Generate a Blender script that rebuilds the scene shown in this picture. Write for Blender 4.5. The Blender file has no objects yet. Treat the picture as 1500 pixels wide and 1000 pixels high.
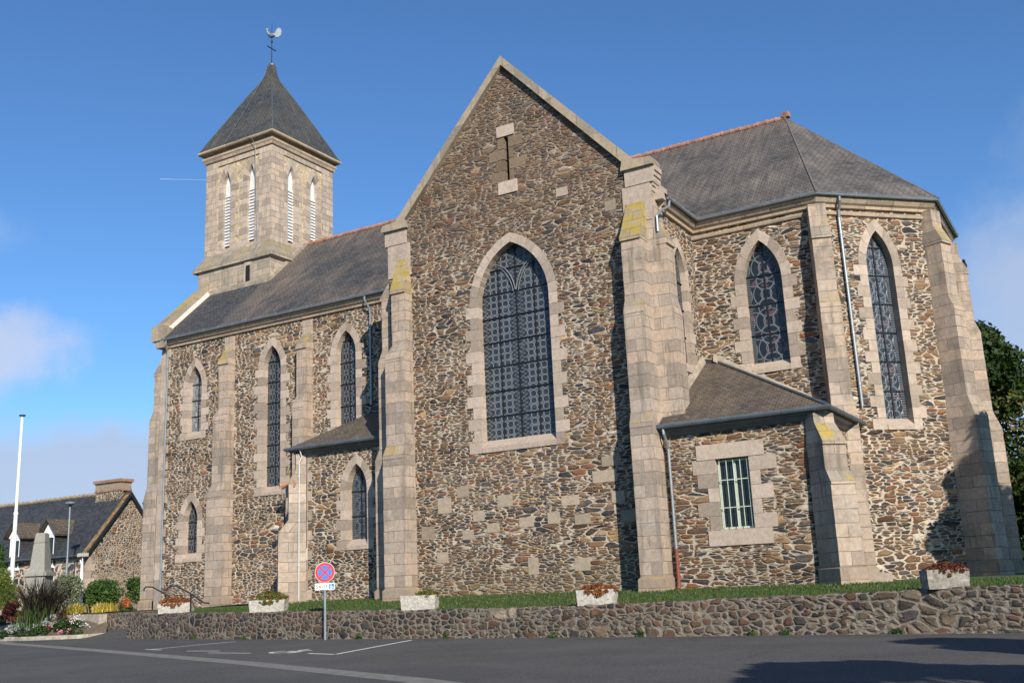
import bpy, math, random
import numpy as np
from mathutils import Vector, Matrix
from mathutils.geometry import tessellate_polygon

random.seed(7)
S = bpy.context.scene
COL = S.collection
rad = math.radians

# ------------------------------------------------------------------ camera
def make_camera():
    p, r, yw = rad(13.3), rad(2.63), rad(30.14)
    fw0 = Vector((-math.sin(yw), math.cos(yw), 0)); rt0 = Vector((math.cos(yw), math.sin(yw), 0)); up = Vector((0, 0, 1))
    fw = fw0 * math.cos(p) + up * math.sin(p); u0 = rt0.cross(fw)
    rt = rt0 * math.cos(-r) + u0 * math.sin(-r); u = u0 * math.cos(-r) - rt0 * math.sin(-r)
    cam = bpy.data.cameras.new('camera'); o = bpy.data.objects.new('camera', cam); COL.objects.link(o)
    M = Matrix(((rt.x, u.x, -fw.x, 0), (rt.y, u.y, -fw.y, 0), (rt.z, u.z, -fw.z, 1.6), (0, 0, 0, 1)))
    o.matrix_world = M
    cam.sensor_width = 36; cam.lens = 36.0; cam.clip_start = 0.1; cam.clip_end = 6000
    S.camera = o
make_camera()

# ------------------------------------------------------------------ light
SUN_AZ, SUN_EL = 47.5, 28.0          # degrees east of south, elevation
def make_light():
    A, e = rad(SUN_AZ), rad(SUN_EL)
    d = Vector((math.sin(A) * math.cos(e), -math.cos(A) * math.cos(e), math.sin(e)))
    L = bpy.data.lights.new('sun', 'SUN'); L.energy = 5.0; L.angle = rad(0.5); L.color = (1.0, 0.93, 0.82)
    o = bpy.data.objects.new('sun', L); COL.objects.link(o)
    o.rotation_euler = d.to_track_quat('Z', 'Y').to_euler(); o.location = (30, -30, 40)
    W = bpy.data.worlds.new('World'); S.world = W; W.use_nodes = True
    nt = W.node_tree; nt.nodes.clear(); N = nt.nodes.new; Lk = nt.links.new
    out = N('ShaderNodeOutputWorld'); bg = N('ShaderNodeBackground'); bg.inputs[1].default_value = 0.088
    sky = N('ShaderNodeTexSky'); sky.sky_type = 'NISHITA'; sky.sun_disc = False
    sky.sun_elevation = e; sky.sun_rotation = rad(180 - SUN_AZ); sky.air_density = 1.0; sky.dust_density = 0.2; sky.ozone_density = 2.5; sky.altitude = 50
    tc = N('ShaderNodeTexCoord')
    # soft low clouds, laid out by sky direction
    def blob(c, sx, sz, amp, nz, lo=0.0):
        vd = N('ShaderNodeVectorMath'); vd.operation = 'SUBTRACT'; Lk(tc.outputs['Generated'], vd.inputs[0]); vd.inputs[1].default_value = c
        vs = N('ShaderNodeVectorMath'); vs.operation = 'MULTIPLY'; Lk(vd.outputs[0], vs.inputs[0]); vs.inputs[1].default_value = (1 / sx, 1 / sx, 1 / sz)
        ln = N('ShaderNodeVectorMath'); ln.operation = 'LENGTH'; Lk(vs.outputs[0], ln.inputs[0])
        no = N('ShaderNodeTexNoise'); Lk(tc.outputs['Generated'], no.inputs['Vector']); no.inputs['Scale'].default_value = nz; no.inputs['Detail'].default_value = 8; no.inputs['Roughness'].default_value = .62
        ad = N('ShaderNodeMath'); ad.operation = 'MULTIPLY_ADD'; Lk(no.outputs[0], ad.inputs[0]); ad.inputs[1].default_value = -1.5; Lk(ln.outputs['Value'], ad.inputs[2])
        mr = N('ShaderNodeMapRange'); mr.interpolation_type = 'SMOOTHSTEP'; Lk(ad.outputs[0], mr.inputs[0])
        mr.inputs[1].default_value = -0.15; mr.inputs[2].default_value = 0.75; mr.inputs[3].default_value = amp; mr.inputs[4].default_value = lo
        return mr.outputs[0]
    col = N('ShaderNodeMix'); col.data_type = 'RGBA'; col.blend_type = 'MULTIPLY'; col.inputs[0].default_value = 1
    Lk(sky.outputs[0], col.inputs[6]); col.inputs[7].default_value = (0.66, 0.98, 1.30, 1)
    cur = col.outputs[2]
    for c, sx, sz, amp, nz, cc in (((-.84, .49, .215), .085, .036, .75, 14, (5.3, 5.8, 7.2, 1)),
                                   ((.02, .975, .19), .13, .12, .80, 7, (4.1, 4.9, 6.5, 1)),
                                   ((-.80, .60, .10), .26, .055, .85, 11, (4.2, 4.8, 6.2, 1)),
                                   ((-.87, .49, .325), .07, .022, .25, 13, (5, 6.2, 7.6, 1))):
        m = N('ShaderNodeMix'); m.data_type = 'RGBA'; Lk(blob(c, sx, sz, amp, nz), m.inputs[0]); Lk(cur, m.inputs[6]); m.inputs[7].default_value = cc
        cur = m.outputs[2]
    Lk(cur, bg.inputs[0]); Lk(bg.outputs[0], out.inputs[0])
    S.view_settings.view_transform = 'Standard'; S.view_settings.look = 'None'; S.view_settings.gamma = 1; S.view_settings.exposure = 0.42
make_light()
S.render.engine = 'CYCLES'
S.render.resolution_x, S.render.resolution_y = 1024, 682

# ------------------------------------------------------------------ node helpers
class NB:
    def __init__(s, name):
        s.m = bpy.data.materials.new(name); s.m.use_nodes = True; s.nt = s.m.node_tree; s.b = s.nt.nodes['Principled BSDF']
    def n(s, t, **k):
        x = s.nt.nodes.new('ShaderNode' + t)
        for a, v in k.items(): setattr(x, a, v)
        return x
    def l(s, a, b):
        s.nt.links.new(a, b)
    def setin(s, sock, v):
        if isinstance(v, bpy.types.NodeSocket): s.l(v, sock)
        elif isinstance(v, tuple) and len(v) == 3 and sock.type == 'RGBA': sock.default_value = (*v, 1)
        else: sock.default_value = v
    def math(s, op, a, b=0.0, c=None, clamp=False):
        x = s.n('Math', operation=op, use_clamp=clamp); s.setin(x.inputs[0], a); s.setin(x.inputs[1], b)
        if c is not None: s.setin(x.inputs[2], c)
        return x.outputs[0]
    def vm(s, op, a, b=(0, 0, 0)):
        x = s.n('VectorMath', operation=op); s.setin(x.inputs[0], a); s.setin(x.inputs[1], b)
        return x.outputs['Value'] if op in ('LENGTH', 'DOT_PRODUCT') else x.outputs[0]
    def mix(s, f, a, b, mode='MIX'):
        x = s.n('Mix', data_type='RGBA', blend_type=mode); s.setin(x.inputs[0], f); s.setin(x.inputs[6], a); s.setin(x.inputs[7], b)
        return x.outputs[2]
    def noise(s, vec, scale, det=3, rough=.55, col=False):
        x = s.n('TexNoise'); 
        if vec is not None: s.l(vec, x.inputs['Vector'])
        x.inputs['Scale'].default_value = scale; x.inputs['Detail'].default_value = det; x.inputs['Roughness'].default_value = rough
        return x.outputs[1 if col else 0]
    def mr(s, v, a, b, c=0.0, d=1.0, smooth=False):
        x = s.n('MapRange', interpolation_type='SMOOTHSTEP' if smooth else 'LINEAR'); s.setin(x.inputs[0], v)
        for i, q in enumerate((a, b, c, d)): s.setin(x.inputs[i + 1], q)
        return x.outputs[0]
    def ramp(s, v, stops, const=False):
        x = s.n('ValToRGB'); s.l(v, x.inputs[0]); cr = x.color_ramp
        if const: cr.interpolation = 'CONSTANT'
        while len(cr.elements) < len(stops): cr.elements.new(0.5)
        for e, (p, c) in zip(cr.elements, stops): e.position = p; e.color = (*c, 1)
        return x.outputs[0]
    def uv(s): return s.n('UVMap').outputs[0]
    def obj(s): return s.n('TexCoord').outputs['Object']
    def bump(s, h, strength, dist, chain=None):
        x = s.n('Bump'); x.inputs['Strength'].default_value = strength; x.inputs['Distance'].default_value = dist; s.l(h, x.inputs['Height'])
        if chain is not None: s.l(chain, x.inputs['Normal'])
        return x.outputs[0]
    def done(s, col, rough=.85, nrm=None, metal=0.0, spec=None):
        s.setin(s.b.inputs['Base Color'], col); s.setin(s.b.inputs['Roughness'], rough); s.b.inputs['Metallic'].default_value = metal
        if spec is not None: s.b.inputs['Specular IOR Level'].default_value = spec
        if nrm is not None: s.l(nrm, s.b.inputs['Normal'])
        return s.m

PAL = [(.00, (.036, .039, .048)), (.12, (.110, .066, .040)), (.25, (.165, .082, .040)), (.36, (.050, .050, .052)), (.45, (.205, .130, .072)),
       (.56, (.185, .075, .032)), (.65, (.095, .085, .076)), (.73, (.260, .175, .100)), (.82, (.072, .062, .058)), (.90, (.320, .195, .090)), (.96, (.38, .32, .25))]
def rubble(name, sx=3.1, sy=7.0, mortar=(.50, .415, .32), mw=.055, upper=False, dark=1.0, warp=.35, pal=PAL, seed=0.0, rnd=.9, warm=None):
    b = NB(name); uv0 = b.uv()
    uv = b.vm('ADD', uv0, (seed * 3.7, seed * 1.3, seed))
    w1 = b.vm('SUBTRACT', b.noise(uv, .9, 2, .5, True), (.5, .5, .5)); w2 = b.vm('SUBTRACT', b.noise(uv, 5.0, 3, .6, True), (.5, .5, .5))
    v = b.vm('MULTIPLY', uv, (sx, sy, 0))
    v = b.vm('ADD', v, b.vm('MULTIPLY', w1, (warp * 4.0, warp * 1.6, 0))); v = b.vm('ADD', v, b.vm('MULTIPLY', w2, (.62, .50, 0)))
    w3 = b.vm('SUBTRACT', b.noise(uv, 16.0, 3, .6, True), (.5, .5, .5)); v = b.vm('ADD', v, b.vm('MULTIPLY', w3, (.22, .22, 0)))
    # stones: cell edges from F2-F1 with a squarish metric, a stretch of bigger stones every so often
    def vor(vec, feat):
        x = b.n('TexVoronoi', voronoi_dimensions='2D', feature=feat, distance='MINKOWSKI'); b.l(vec, x.inputs['Vector']); x.inputs['Scale'].default_value = 1; x.inputs['Randomness'].default_value = rnd; x.inputs['Exponent'].default_value = 2.9
        return x
    big = b.vm('MULTIPLY', v, (.60, .56, 1))
    sel = b.mr(b.noise(b.vm('MULTIPLY', uv, (1, 1.6, 1)), .7, 3), .54, .56)
    x1, x2 = vor(v, 'F1'), vor(big, 'F1'); c1, c2 = x1.outputs['Color'], x2.outputs['Color']
    d1 = b.math('SUBTRACT', vor(v, 'F2').outputs['Distance'], x1.outputs['Distance']); d2 = b.math('SUBTRACT', vor(big, 'F2').outputs['Distance'], x2.outputs['Distance'])
    d1, d2 = b.math('MULTIPLY', d1, .5), b.math('MULTIPLY', d2, .5)
    sml = b.vm('MULTIPLY', v, (1.25, 1.75, 1)); x3 = vor(sml, 'F1'); d3 = b.math('MULTIPLY', b.math('SUBTRACT', vor(sml, 'F2').outputs['Distance'], x3.outputs['Distance']), .38)
    s3 = b.mr(b.noise(b.vm('MULTIPLY', b.vm('ADD', uv, (40, 11, 0)), (.8, 2.2, 1)), .8, 3), .55, .57); c1 = b.mix(s3, c1, x3.outputs['Color']); d1 = b.mix(s3, d1, d3)
    cc = b.mix(sel, c1, c2); dd = b.mix(sel, d1, b.math('MULTIPLY', d2, 1.35))
    sep = b.n('SeparateColor'); b.l(cc, sep.inputs[0])
    st = b.ramp(sep.outputs[0], pal, True)
    fine = b.noise(uv, 22, 5, .65)
    st = b.mix(1.0, st, b.ramp(fine, [(.25, (.55, .55, .56)), (.75, (1.45, 1.4, 1.32))]), 'MULTIPLY')
    br = b.mr(sep.outputs[1], 0, 1, .7 * dark, 1.35 * dark); cb = b.n('CombineXYZ'); [b.l(br, cb.inputs[i]) for i in range(3)]
    st = b.mix(1.0, st, cb.outputs[0], 'MULTIPLY')
    zn = b.noise(b.vm('MULTIPLY', b.vm('ADD', uv, (5, 2, 0)), (.16, .62, 1)), 1.0, 4, .6); zc = b.n('CombineXYZ'); zb = b.mr(zn, .36, .64, .62, 1.32); [b.l(zb, zc.inputs[i]) for i in range(3)]
    st = b.mix(1.0, st, zc.outputs[0], 'MULTIPLY')
    zr = b.noise(b.vm('MULTIPLY', b.vm('ADD', uv, (15, 22, 0)), (.22, .8, 1)), 1.0, 4, .6); st = b.mix(b.mr(zr, .50, .66, 0, .5), st, (.15, .085, .045))
    hsv = b.n('HueSaturation'); hsv.inputs['Saturation'].default_value = .96; hsv.inputs['Value'].default_value = 1.0; b.l(st, hsv.inputs['Color']); st = hsv.outputs[0]
    # rust wash and pale lichen in patches
    st = b.mix(b.mr(b.noise(uv, 1.7, 4, .6), .55, .75, 0, .45), st, (.20, .095, .045))
    lich = b.mr(b.noise(b.vm('ADD', uv, (9, 4, 0)), 2.6, 6, .7), .62, .70, 0, .5)
    st = b.mix(lich, st, (.30, .29, .26))
    ych = b.mr(b.noise(b.vm('ADD', uv, (31, 14, 0)), 2.1, 5, .7), .70, .74, 0, .7)
    st = b.mix(ych, st, (.42, .24, .05))
    mn = b.noise(uv, 3.0, 4, .6)
    mo = b.mix(b.mr(mn, .35, .7), mortar, tuple(q * .66 for q in mortar))
    wid = b.mr(b.noise(b.vm('ADD', uv, (3, 8, 0)), 1.1, 3), .35, .7, mw * .55, mw * 1.7)
    if upper:   # the gable head is tighter jointed and dirtier
        sy_ = b.n('SeparateXYZ'); b.l(uv0, sy_.inputs[0])
        hh = b.mr(b.math('ADD', sy_.outputs[1], b.math('MULTIPLY', mn, 3)), 14.5, 18)
        wid = b.math('MULTIPLY', wid, b.mr(hh, 0, 1, 1, .62)); mo = b.mix(b.math('MULTIPLY', hh, .55), mo, (.20, .16, .125))
        st = b.mix(b.math('MULTIPLY', hh, .45), st, (.155, .100, .066))
        lo = b.mr(sy_.outputs[1], 1.2, 2.6, .55, 0); st = b.mix(lo, st, (.15, .115, .06)); mo = b.mix(lo, mo, (.22, .17, .12))
    wid = b.math('MULTIPLY', wid, b.mr(b.noise(b.vm('ADD', uv, (71, 5, 0)), .55, 4, .65), .56, .70, 1, 1.8)); msk = b.mr(dd, wid, b.math('ADD', wid, .03), 0, 1, True)
    col = b.mix(msk, mo, st)
    h = b.math('ADD', b.math('MULTIPLY', b.mr(dd, 0, .28, 0, 1, True), 1.0), b.math('MULTIPLY', fine, .35))
    h = b.math('ADD', h, b.math('MULTIPLY', sep.outputs[2], .35))
    loc = b.vm('SUBTRACT', v, x1.outputs['Position']); h = b.math('ADD', h, b.math('MULTIPLY', b.vm('DOT_PRODUCT', loc, b.vm('SUBTRACT', c1, (.5, .5, .5))), b.math('MULTIPLY', msk, 1.5)))
    return b.done(col, .92, b.bump(h, 1.0, .05), spec=.25)

def ashlar(name, bw=.9, rh=.42, base=(.385, .315, .258), lich=1.0, dirt=1.5, off=.5, ytop=None):
    b = NB(name); uv = b.uv()
    wv = b.vm('ADD', uv, b.vm('MULTIPLY', b.vm('SUBTRACT', b.noise(uv, 5, 5, .75, True), (.5, .5, .5)), (.05, .045, 0)))
    br = b.n('TexBrick'); b.l(wv, br.inputs['Vector']); br.offset = off; br.squash = 1
    for k, v in (('Scale', 1), ('Mortar Size', .011), ('Mortar Smooth', .3), ('Bias', 0), ('Brick Width', bw), ('Row Height', rh)): br.inputs[k].default_value = v
    br.inputs['Color1'].default_value = (0, 0, 0, 1); br.inputs['Color2'].default_value = (1, 1, 1, 1); br.inputs['Mortar'].default_value = (.5, .5, .5, 1)
    tn = b.n('SeparateColor'); b.l(br.outputs['Color'], tn.inputs[0])
    c = b.ramp(tn.outputs[0], [(0, tuple(q * .70 for q in base)), (.45, base), (.75, (base[0] * 1.07, base[1] * 1.0, base[2] * .93)), (1, (base[0] * 1.14, base[1] * 1.15, base[2] * 1.17))])
    ob = b.obj(); md = b.noise(ob, 7, 5, .7); c = b.mix(1, c, b.ramp(md, [(.3, (.80, .79, .77)), (.7, (1.16, 1.14, 1.12))]), 'MULTIPLY')
    sp = b.noise(ob, 45, 4, .8); c = b.mix(1, c, b.ramp(sp, [(.28, (.68, .67, .66)), (.5, (1, 1, 1)), (.72, (1.22, 1.2, 1.18))]), 'MULTIPLY')
    c = b.mix(b.mr(b.noise(ob, 1.3, 5, .65), .52, .72, 0, .6 * dirt), c, (.20, .165, .13))
    c = b.mix(b.mr(b.noise(b.vm('ADD', ob, (7, 3, 1)), 2.4, 6, .7), .60, .68, 0, .5 * lich), c, (.42, .40, .35))
    stq = b.noise(b.vm('MULTIPLY', ob, (3.2, 3.2, .28)), 1.0, 5, .65); c = b.mix(b.mr(stq, .52, .70, 0, .55 * dirt), c, (.15, .125, .10))
    g = b.n('NewGeometry'); gz = b.n('SeparateXYZ'); b.l(g.outputs['True Normal'], gz.inputs[0])
    upm = b.mr(gz.outputs[2], .25, .5)
    c = b.mix(b.math('MULTIPLY', upm, .55), c, (.17, .155, .12))
    c = b.mix(b.math('MULTIPLY', upm, b.math('MULTIPLY', b.mr(b.noise(ob, .8, 4, .6), .50, .58, 0, .95 * lich), b.mr(b.noise(ob, 9, 5, .7), .40, .52))), c, (.36, .25, .04))
    c = b.mix(b.mr(b.noise(b.vm('ADD', ob, (2, 19, 5)), 1.6, 6, .75), .69, .73, 0, .6 * lich), c, (.40, .25, .06))
    pxz = b.n('SeparateXYZ'); b.l(ob, pxz.inputs[0])
    if ytop is not None:
        yz = b.mr(b.math('ADD', pxz.outputs[2], b.math('MULTIPLY', b.noise(ob, 2.5, 4), .8)), ytop, ytop + .3); c = b.mix(b.math('MULTIPLY', yz, b.mr(b.noise(b.vm('ADD', ob, (4, 4, 0)), 3.0, 6, .7), .40, .55, 0, .9)), c, (.33, .235, .04))
    low = b.mr(b.math('ADD', pxz.outputs[2], b.math('MULTIPLY', b.noise(ob, 1.2, 4), 3)), 2.5, 4.2, .3, 0); c = b.mix(low, c, (.30, .19, .11))
    c = b.mix(br.outputs['Fac'], c, b.ramp(b.noise(ob, 1.8, 4), [(.4, (.11, .085, .065)), (.65, (.30, .25, .20))]))
    h = b.math('ADD', b.math('MULTIPLY', b.math('SUBTRACT', 1, br.outputs['Fac']), 1), b.math('MULTIPLY', sp, .35))
    return b.done(c, .9, b.bump(h, .7, .02), spec=.25)

def blockstone(name, base=(.405, .33, .27)):
    b = NB(name); ob = b.obj()
    at = b.n('Attribute', attribute_type='GEOMETRY', attribute_name='tint')
    c = b.ramp(at.outputs['Fac'], [(0, tuple(q * .68 for q in base)), (.5, base), (1, (base[0] * 1.18, base[1] * 1.18, base[2] * 1.2))])
    md = b.noise(ob, 6, 6, .72); c = b.mix(1, c, b.ramp(md, [(.3, (.78, .77, .75)), (.7, (1.15, 1.13, 1.1))]), 'MULTIPLY')
    sp = b.noise(ob, 45, 4, .8); c = b.mix(1, c, b.ramp(sp, [(.28, (.70, .69, .68)), (.5, (1, 1, 1)), (.72, (1.2, 1.18, 1.16))]), 'MULTIPLY')
    c = b.mix(b.mr(b.noise(ob, 1.6, 5, .65), .55, .72, 0, .5), c, (.21, .17, .135))
    c = b.mix(b.mr(b.noise(b.vm('ADD', ob, (2, 19, 5)), 1.6, 6, .75), .67, .71, 0, .7), c, (.42, .27, .06))
    return b.done(c, .9, b.bump(b.math('ADD', sp, b.noise(ob, 6, 3)), .5, .02), spec=.25)

def slate(name, base, brown, bamt, rw=.24, rh=.15, lich=.5, lc=(.20, .19, .16), zfade=None, xdark=None):
    b = NB(name); uv = b.uv()
    br = b.n('TexBrick'); b.l(uv, br.inputs['Vector']); br.offset = .5
    for k, v in (('Scale', 1), ('Mortar Size', .012), ('Mortar Smooth', .2), ('Bias', 0), ('Brick Width', rw), ('Row Height', rh)): br.inputs[k].default_value = v
    br.inputs['Color1'].default_value = (0, 0, 0, 1); br.inputs['Color2'].default_value = (1, 1, 1, 1); br.inputs['Mortar'].default_value = (.5, .5, .5, 1)
    tn = b.n('SeparateColor'); b.l(br.outputs['Color'], tn.inputs[0])
    c = b.ramp(tn.outputs[0], [(0, tuple(q * .62 for q in base)), (.5, base), (1, tuple(q * 1.4 for q in base))])
    ob = b.obj(); n1 = b.noise(ob, .45, 5, .65)
    f = b.mr(n1, .38, .66, 0, bamt)
    if xdark is not None:   # newer dark slates west of a ragged line
        sx = b.n('SeparateXYZ'); b.l(ob, sx.inputs[0])
        t = b.math('ADD', b.math('MULTIPLY_ADD', sx.outputs[2], -.0, sx.outputs[0]), b.math('MULTIPLY', b.noise(ob, 1.5, 4), 1.6))
        w = b.mr(t, xdark, xdark + .5); f = b.math('MULTIPLY', f, b.mr(w, 0, 1, .12, 1))
        edge = b.math('MULTIPLY', b.mr(t, xdark - .1, xdark + .5), b.mr(t, xdark + .6, xdark + 1.8, 1, 0)); 
    stv = b.vm('MULTIPLY', uv, (5.0, .55, 1)); stk = b.noise(stv, 1.0, 5, .7)
    c = b.mix(f, c, b.ramp(stk, [(.35, tuple(q * .55 for q in brown)), (.65, tuple(q * 1.45 for q in brown))]))
    if xdark is not None: c = b.mix(b.math('MULTIPLY', edge, .45), c, (.16, .125, .10))
    sp = b.noise(b.vm('MULTIPLY', uv, (1, .8, 1)), 5, 6, .8); c = b.mix(b.math('MULTIPLY', b.mr(sp, .58, .66, 0, lich), b.mr(b.noise(ob, .6, 3), .42, .6, .15, 1)), c, lc)
    if zfade is not None:   # rust coloured run-off under the ridge tiles
        sz = b.n('SeparateXYZ'); b.l(ob, sz.inputs[0])
        c = b.mix(b.math('MULTIPLY', b.mr(b.math('ADD', sz.outputs[2], b.math('MULTIPLY', b.math('SUBTRACT', stk, .5), 3)), zfade - 1.6, zfade, 0, .5), b.mr(stk, .35, .65)), c, (.20, .15, .115))
    c = b.mix(b.math('MULTIPLY', br.outputs['Fac'], .75), c, (.012, .012, .013))
    h = b.math('ADD', b.math('MULTIPLY', b.math('SUBTRACT', 1, br.outputs['Fac']), .6), b.math('MULTIPLY', tn.outputs[0], .7))
    h = b.math('ADD', h, b.math('MULTIPLY', sp, .3))
    return b.done(c, .62, b.bump(h, .7, .03), spec=.35)

def plain(name, col, rough=.6, metal=0.0, var=.25, vs=6.0, bs=.2, bd=.01, spec=None):
    b = NB(name); ob = b.obj(); n = b.noise(ob, vs, 5, .65)
    c = b.mix(1, col, b.ramp(n, [(.3, (1 - var,) * 3), (.7, (1 + var,) * 3)]), 'MULTIPLY')
    return b.done(c, rough, b.bump(n, bs, bd), metal, spec)

def leaves(name, stops, transl=.25, rough=.6):
    b = NB(name); at = b.n('Attribute', attribute_type='GEOMETRY', attribute_name='tint')
    c = b.ramp(at.outputs['Fac'], stops)
    b.done(c, rough, spec=.3)
    tr = b.n('BsdfTranslucent'); b.l(b.mix(1, c, (1.3, 1.4, .7), 'MULTIPLY'), tr.inputs[0]); ms = b.n('MixShader'); ms.inputs[0].default_value = transl
    out = b.nt.nodes['Material Output']; b.l(b.b.outputs[0], ms.inputs[1]); b.l(tr.outputs[0], ms.inputs[2]); b.l(ms.outputs[0], out.inputs[0])
    return b.m

def leaded(name, style, cell, w=1.1, glass=(.010, .012, .015), line=(.125, .14, .15), lw=.055, stain=(.09, .045, .05)):
    b = NB(name); uv = b.uv(); s = b.n('SeparateXYZ'); b.l(uv, s.inputs[0]); x, y = s.outputs[0], s.outputs[1]
    def lat(ox, oy, c):
        px = b.math('SUBTRACT', b.math('FRACT', b.math('ADD', b.math('DIVIDE', x, c), ox)), .5)
        py = b.math('SUBTRACT', b.math('FRACT', b.math('ADD', b.math('DIVIDE', y, c), oy)), .5)
        return px, py
    def rlen(px, py): return b.math('SQRT', b.math('ADD', b.math('MULTIPLY', px, px), b.math('MULTIPLY', py, py)))
    def ring(px, py, r, t): return b.mr(b.math('ABSOLUTE', b.math('SUBTRACT', rlen(px, py), r)), t * .6, t, 1, 0)
    if style == 'grid':          # rounded quarries with small diamonds between, tracery down the middle of each light
        px, py = lat(.5, .5, cell); m = b.math('MAXIMUM', ring(px, py, .475, .040), 0)
        qx, qy = lat(0, 0, cell); dia = b.math('ADD', b.math('ABSOLUTE', qx), b.math('ABSOLUTE', qy)); m = b.math('MAXIMUM', m, b.mr(b.math('ABSOLUTE', b.math('SUBTRACT', dia, .14)), .02, .045, 1, 0))
        zx = b.math('ABSOLUTE', x); band = b.math('MULTIPLY', b.mr(b.math('ABSOLUTE', b.math('SUBTRACT', zx, .17)), .12, .13, 1, 0), 1)
        tri = b.math('ABSOLUTE', b.math('SUBTRACT', b.math('FRACT', b.math('DIVIDE', y, .16)), .5)); zz = b.math('ABSOLUTE', b.math('SUBTRACT', b.math('SUBTRACT', zx, .06), b.math('MULTIPLY', tri, .42)))
        m2 = b.mr(zz, .008, .022, 1, 0); m = b.mix(band, m, m2)
        ed = b.mr(b.math('ABSOLUTE', b.math('SUBTRACT', zx, w / 2 - .17)), .09, .10, 1, 0); m = b.mix(ed, m, b.mr(b.math('ABSOLUTE', b.math('SUBTRACT', b.math('SUBTRACT', zx, w / 2 - .26), b.math('MULTIPLY', tri, .34))), .008, .022, 1, 0))
    else:
        t = lw
        px, py = lat(.5, 0, cell); m = ring(px, py, .47, t)
        m = b.math('MAXIMUM', m, ring(px, py, .20, t))
        qx, qy = lat(.5, .5, cell); m = b.math('MAXIMUM', m, ring(qx, qy, .33, t)); m = b.math('MAXIMUM', m, ring(qx, qy, .10, t))
        rx, ry = lat(0, 0, cell); m = b.math('MAXIMUM', m, ring(rx, ry, .36, t))
        if style == 'petal':
            rx, ry = lat(.25, .25, cell / 2); m = b.math('MAXIMUM', m, ring(rx, ry, .42, t * 1.6))
        zx = b.math('ABSOLUTE', x); eb = b.mr(b.math('ABSOLUTE', b.math('SUBTRACT', zx, w / 2 - .07)), .065, .07, 1, 0)
        bead = b.mr(b.math('ABSOLUTE', b.math('SUBTRACT', b.math('FRACT', b.math('DIVIDE', y, .09)), .5)), .15, .25, 1, 0)
        m = b.mix(eb, m, bead)
    gn = b.noise(uv, 5, 3, .5); cel = b.n('TexVoronoi', voronoi_dimensions='2D'); b.l(uv, cel.inputs['Vector']); cel.inputs['Scale'].default_value = 5.5
    cs = b.n('SeparateColor'); b.l(cel.outputs['Color'], cs.inputs[0])
    g = b.mix(b.mr(cs.outputs[0], .88, .9), glass, stain); g = b.mix(b.mr(cs.outputs[1], .2, .95, 0, .5), g, tuple(q * 2.2 for q in glass))
    lm = b.mr(b.noise(uv, 60, 2, .5), .4, .6, .65, 1)
    mm = b.math('MULTIPLY', m, lm)
    c = b.mix(mm, g, line)
    return b.done(c, b.mr(m, 0, 1, .22, .65), b.bump(b.math('ADD', m, b.math('MULTIPLY', cs.outputs[2], .8)), .4, .01), spec=.5)

M = {}
M['rub_gable'] = rubble('rubble_gable', 2.9, 9.8, upper=True, mw=.062, seed=1)
M['rub_nave'] = rubble('rubble_nave', 3.2, 9.2, mw=.072, mortar=(.53, .44, .335), seed=2)
M['rub_choir'] = rubble('rubble_choir', 2.7, 8.6, mw=.067, mortar=(.50, .42, .325), seed=3)
M['rub_sac'] = rubble('rubble_sacristy', 2.7, 9.6, mw=.062, mortar=(.47, .395, .30), seed=4)
M['rub_wall'] = rubble('rubble_boundary', 3.5, 5.3, mw=.085, mortar=(.22, .185, .145), dark=.85, seed=5, warp=.12,
    pal=[(0, (.045, .045, .048)), (.12, (.10, .075, .055)), (.28, (.13, .07, .05)), (.4, (.075, .07, .06)), (.55, (.15, .11, .075)), (.68, (.065, .06, .06)), (.8, (.19, .15, .11)), (.93, (.24, .19, .14))])
M['rub_house'] = rubble('rubble_house', 5.4, 7.4, mw=.13, mortar=(.42, .35, .27), dark=1.15, seed=6, warp=.1)
M['rub_front'] = rubble('rubble_house_front', 2.2, 3.2, mw=.10, mortar=(.60, .52, .42), dark=1.5, seed=8, warp=.1)
M['rub_ochre'] = rubble('rubble_ochre', 5, 6, mw=.02, mortar=(.47, .375, .26), dark=1.1, seed=7, warp=.2,
    pal=[(0, (.42, .33, .21)), (.3, (.38, .30, .20)), (.6, (.46, .355, .22)), (.85, (.34, .275, .19))])
M['ash'] = ashlar('granite_ashlar', .9, .42)
M['ash_yellow'] = ashlar('granite_ashlar_lichened', .9, .42, ytop=13.7)
M['ash_tower'] = ashlar('granite_tower', .62, .36, base=(.44, .36, .29), lich=.4, dirt=.9)
M['ash_low'] = ashlar('granite_tower_base', .75, .40, base=(.37, .315, .25), lich=.35, dirt=1.4)
M['mould'] = ashlar('granite_moulding', 1.15, 2.0, base=(.44, .345, .26), lich=.4, dirt=.5)
M['block'] = blockstone('granite_blocks')
M['brownblock'] = blockstone('brown_blocks', (.21, .155, .105)); M['fieldblock'] = blockstone('field_blocks', (.33, .27, .205))
M['coping'] = ashlar('granite_coping', 1.05, 2.0, base=(.33, .28, .215), lich=1.1, dirt=.9)
M['joint'] = plain('lime_joint', (.26, .205, .155), .95)
M['slate_nave'] = slate('slate_nave', (.052, .052, .054), (.150, .118, .095), .98, zfade=21.2, xdark=-38.1, lich=.35)
M['slate_choir'] = slate('slate_choir', (.075, .068, .062), (.145, .122, .102), .95, zfade=21.2, lich=.25)
M['slate_tower'] = slate('slate_tower', (.050, .053, .056), (.100, .090, .066), .8, lich=.9, lc=(.26, .26, .25), rw=.22, rh=.14)
M['slate_annex'] = slate('slate_annex', (.085, .070, .056), (.145, .108, .076), .85, lich=.6, lc=(.22, .19, .15), rw=.24, rh=.14)
M['slate_house'] = slate('slate_house', (.036, .039, .046), (.06, .057, .05), .35, lich=.5, rw=.25, rh=.16)
M['terra'] = plain('terracotta', (.33, .16, .105), .9, var=.55, vs=2.5)
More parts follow.
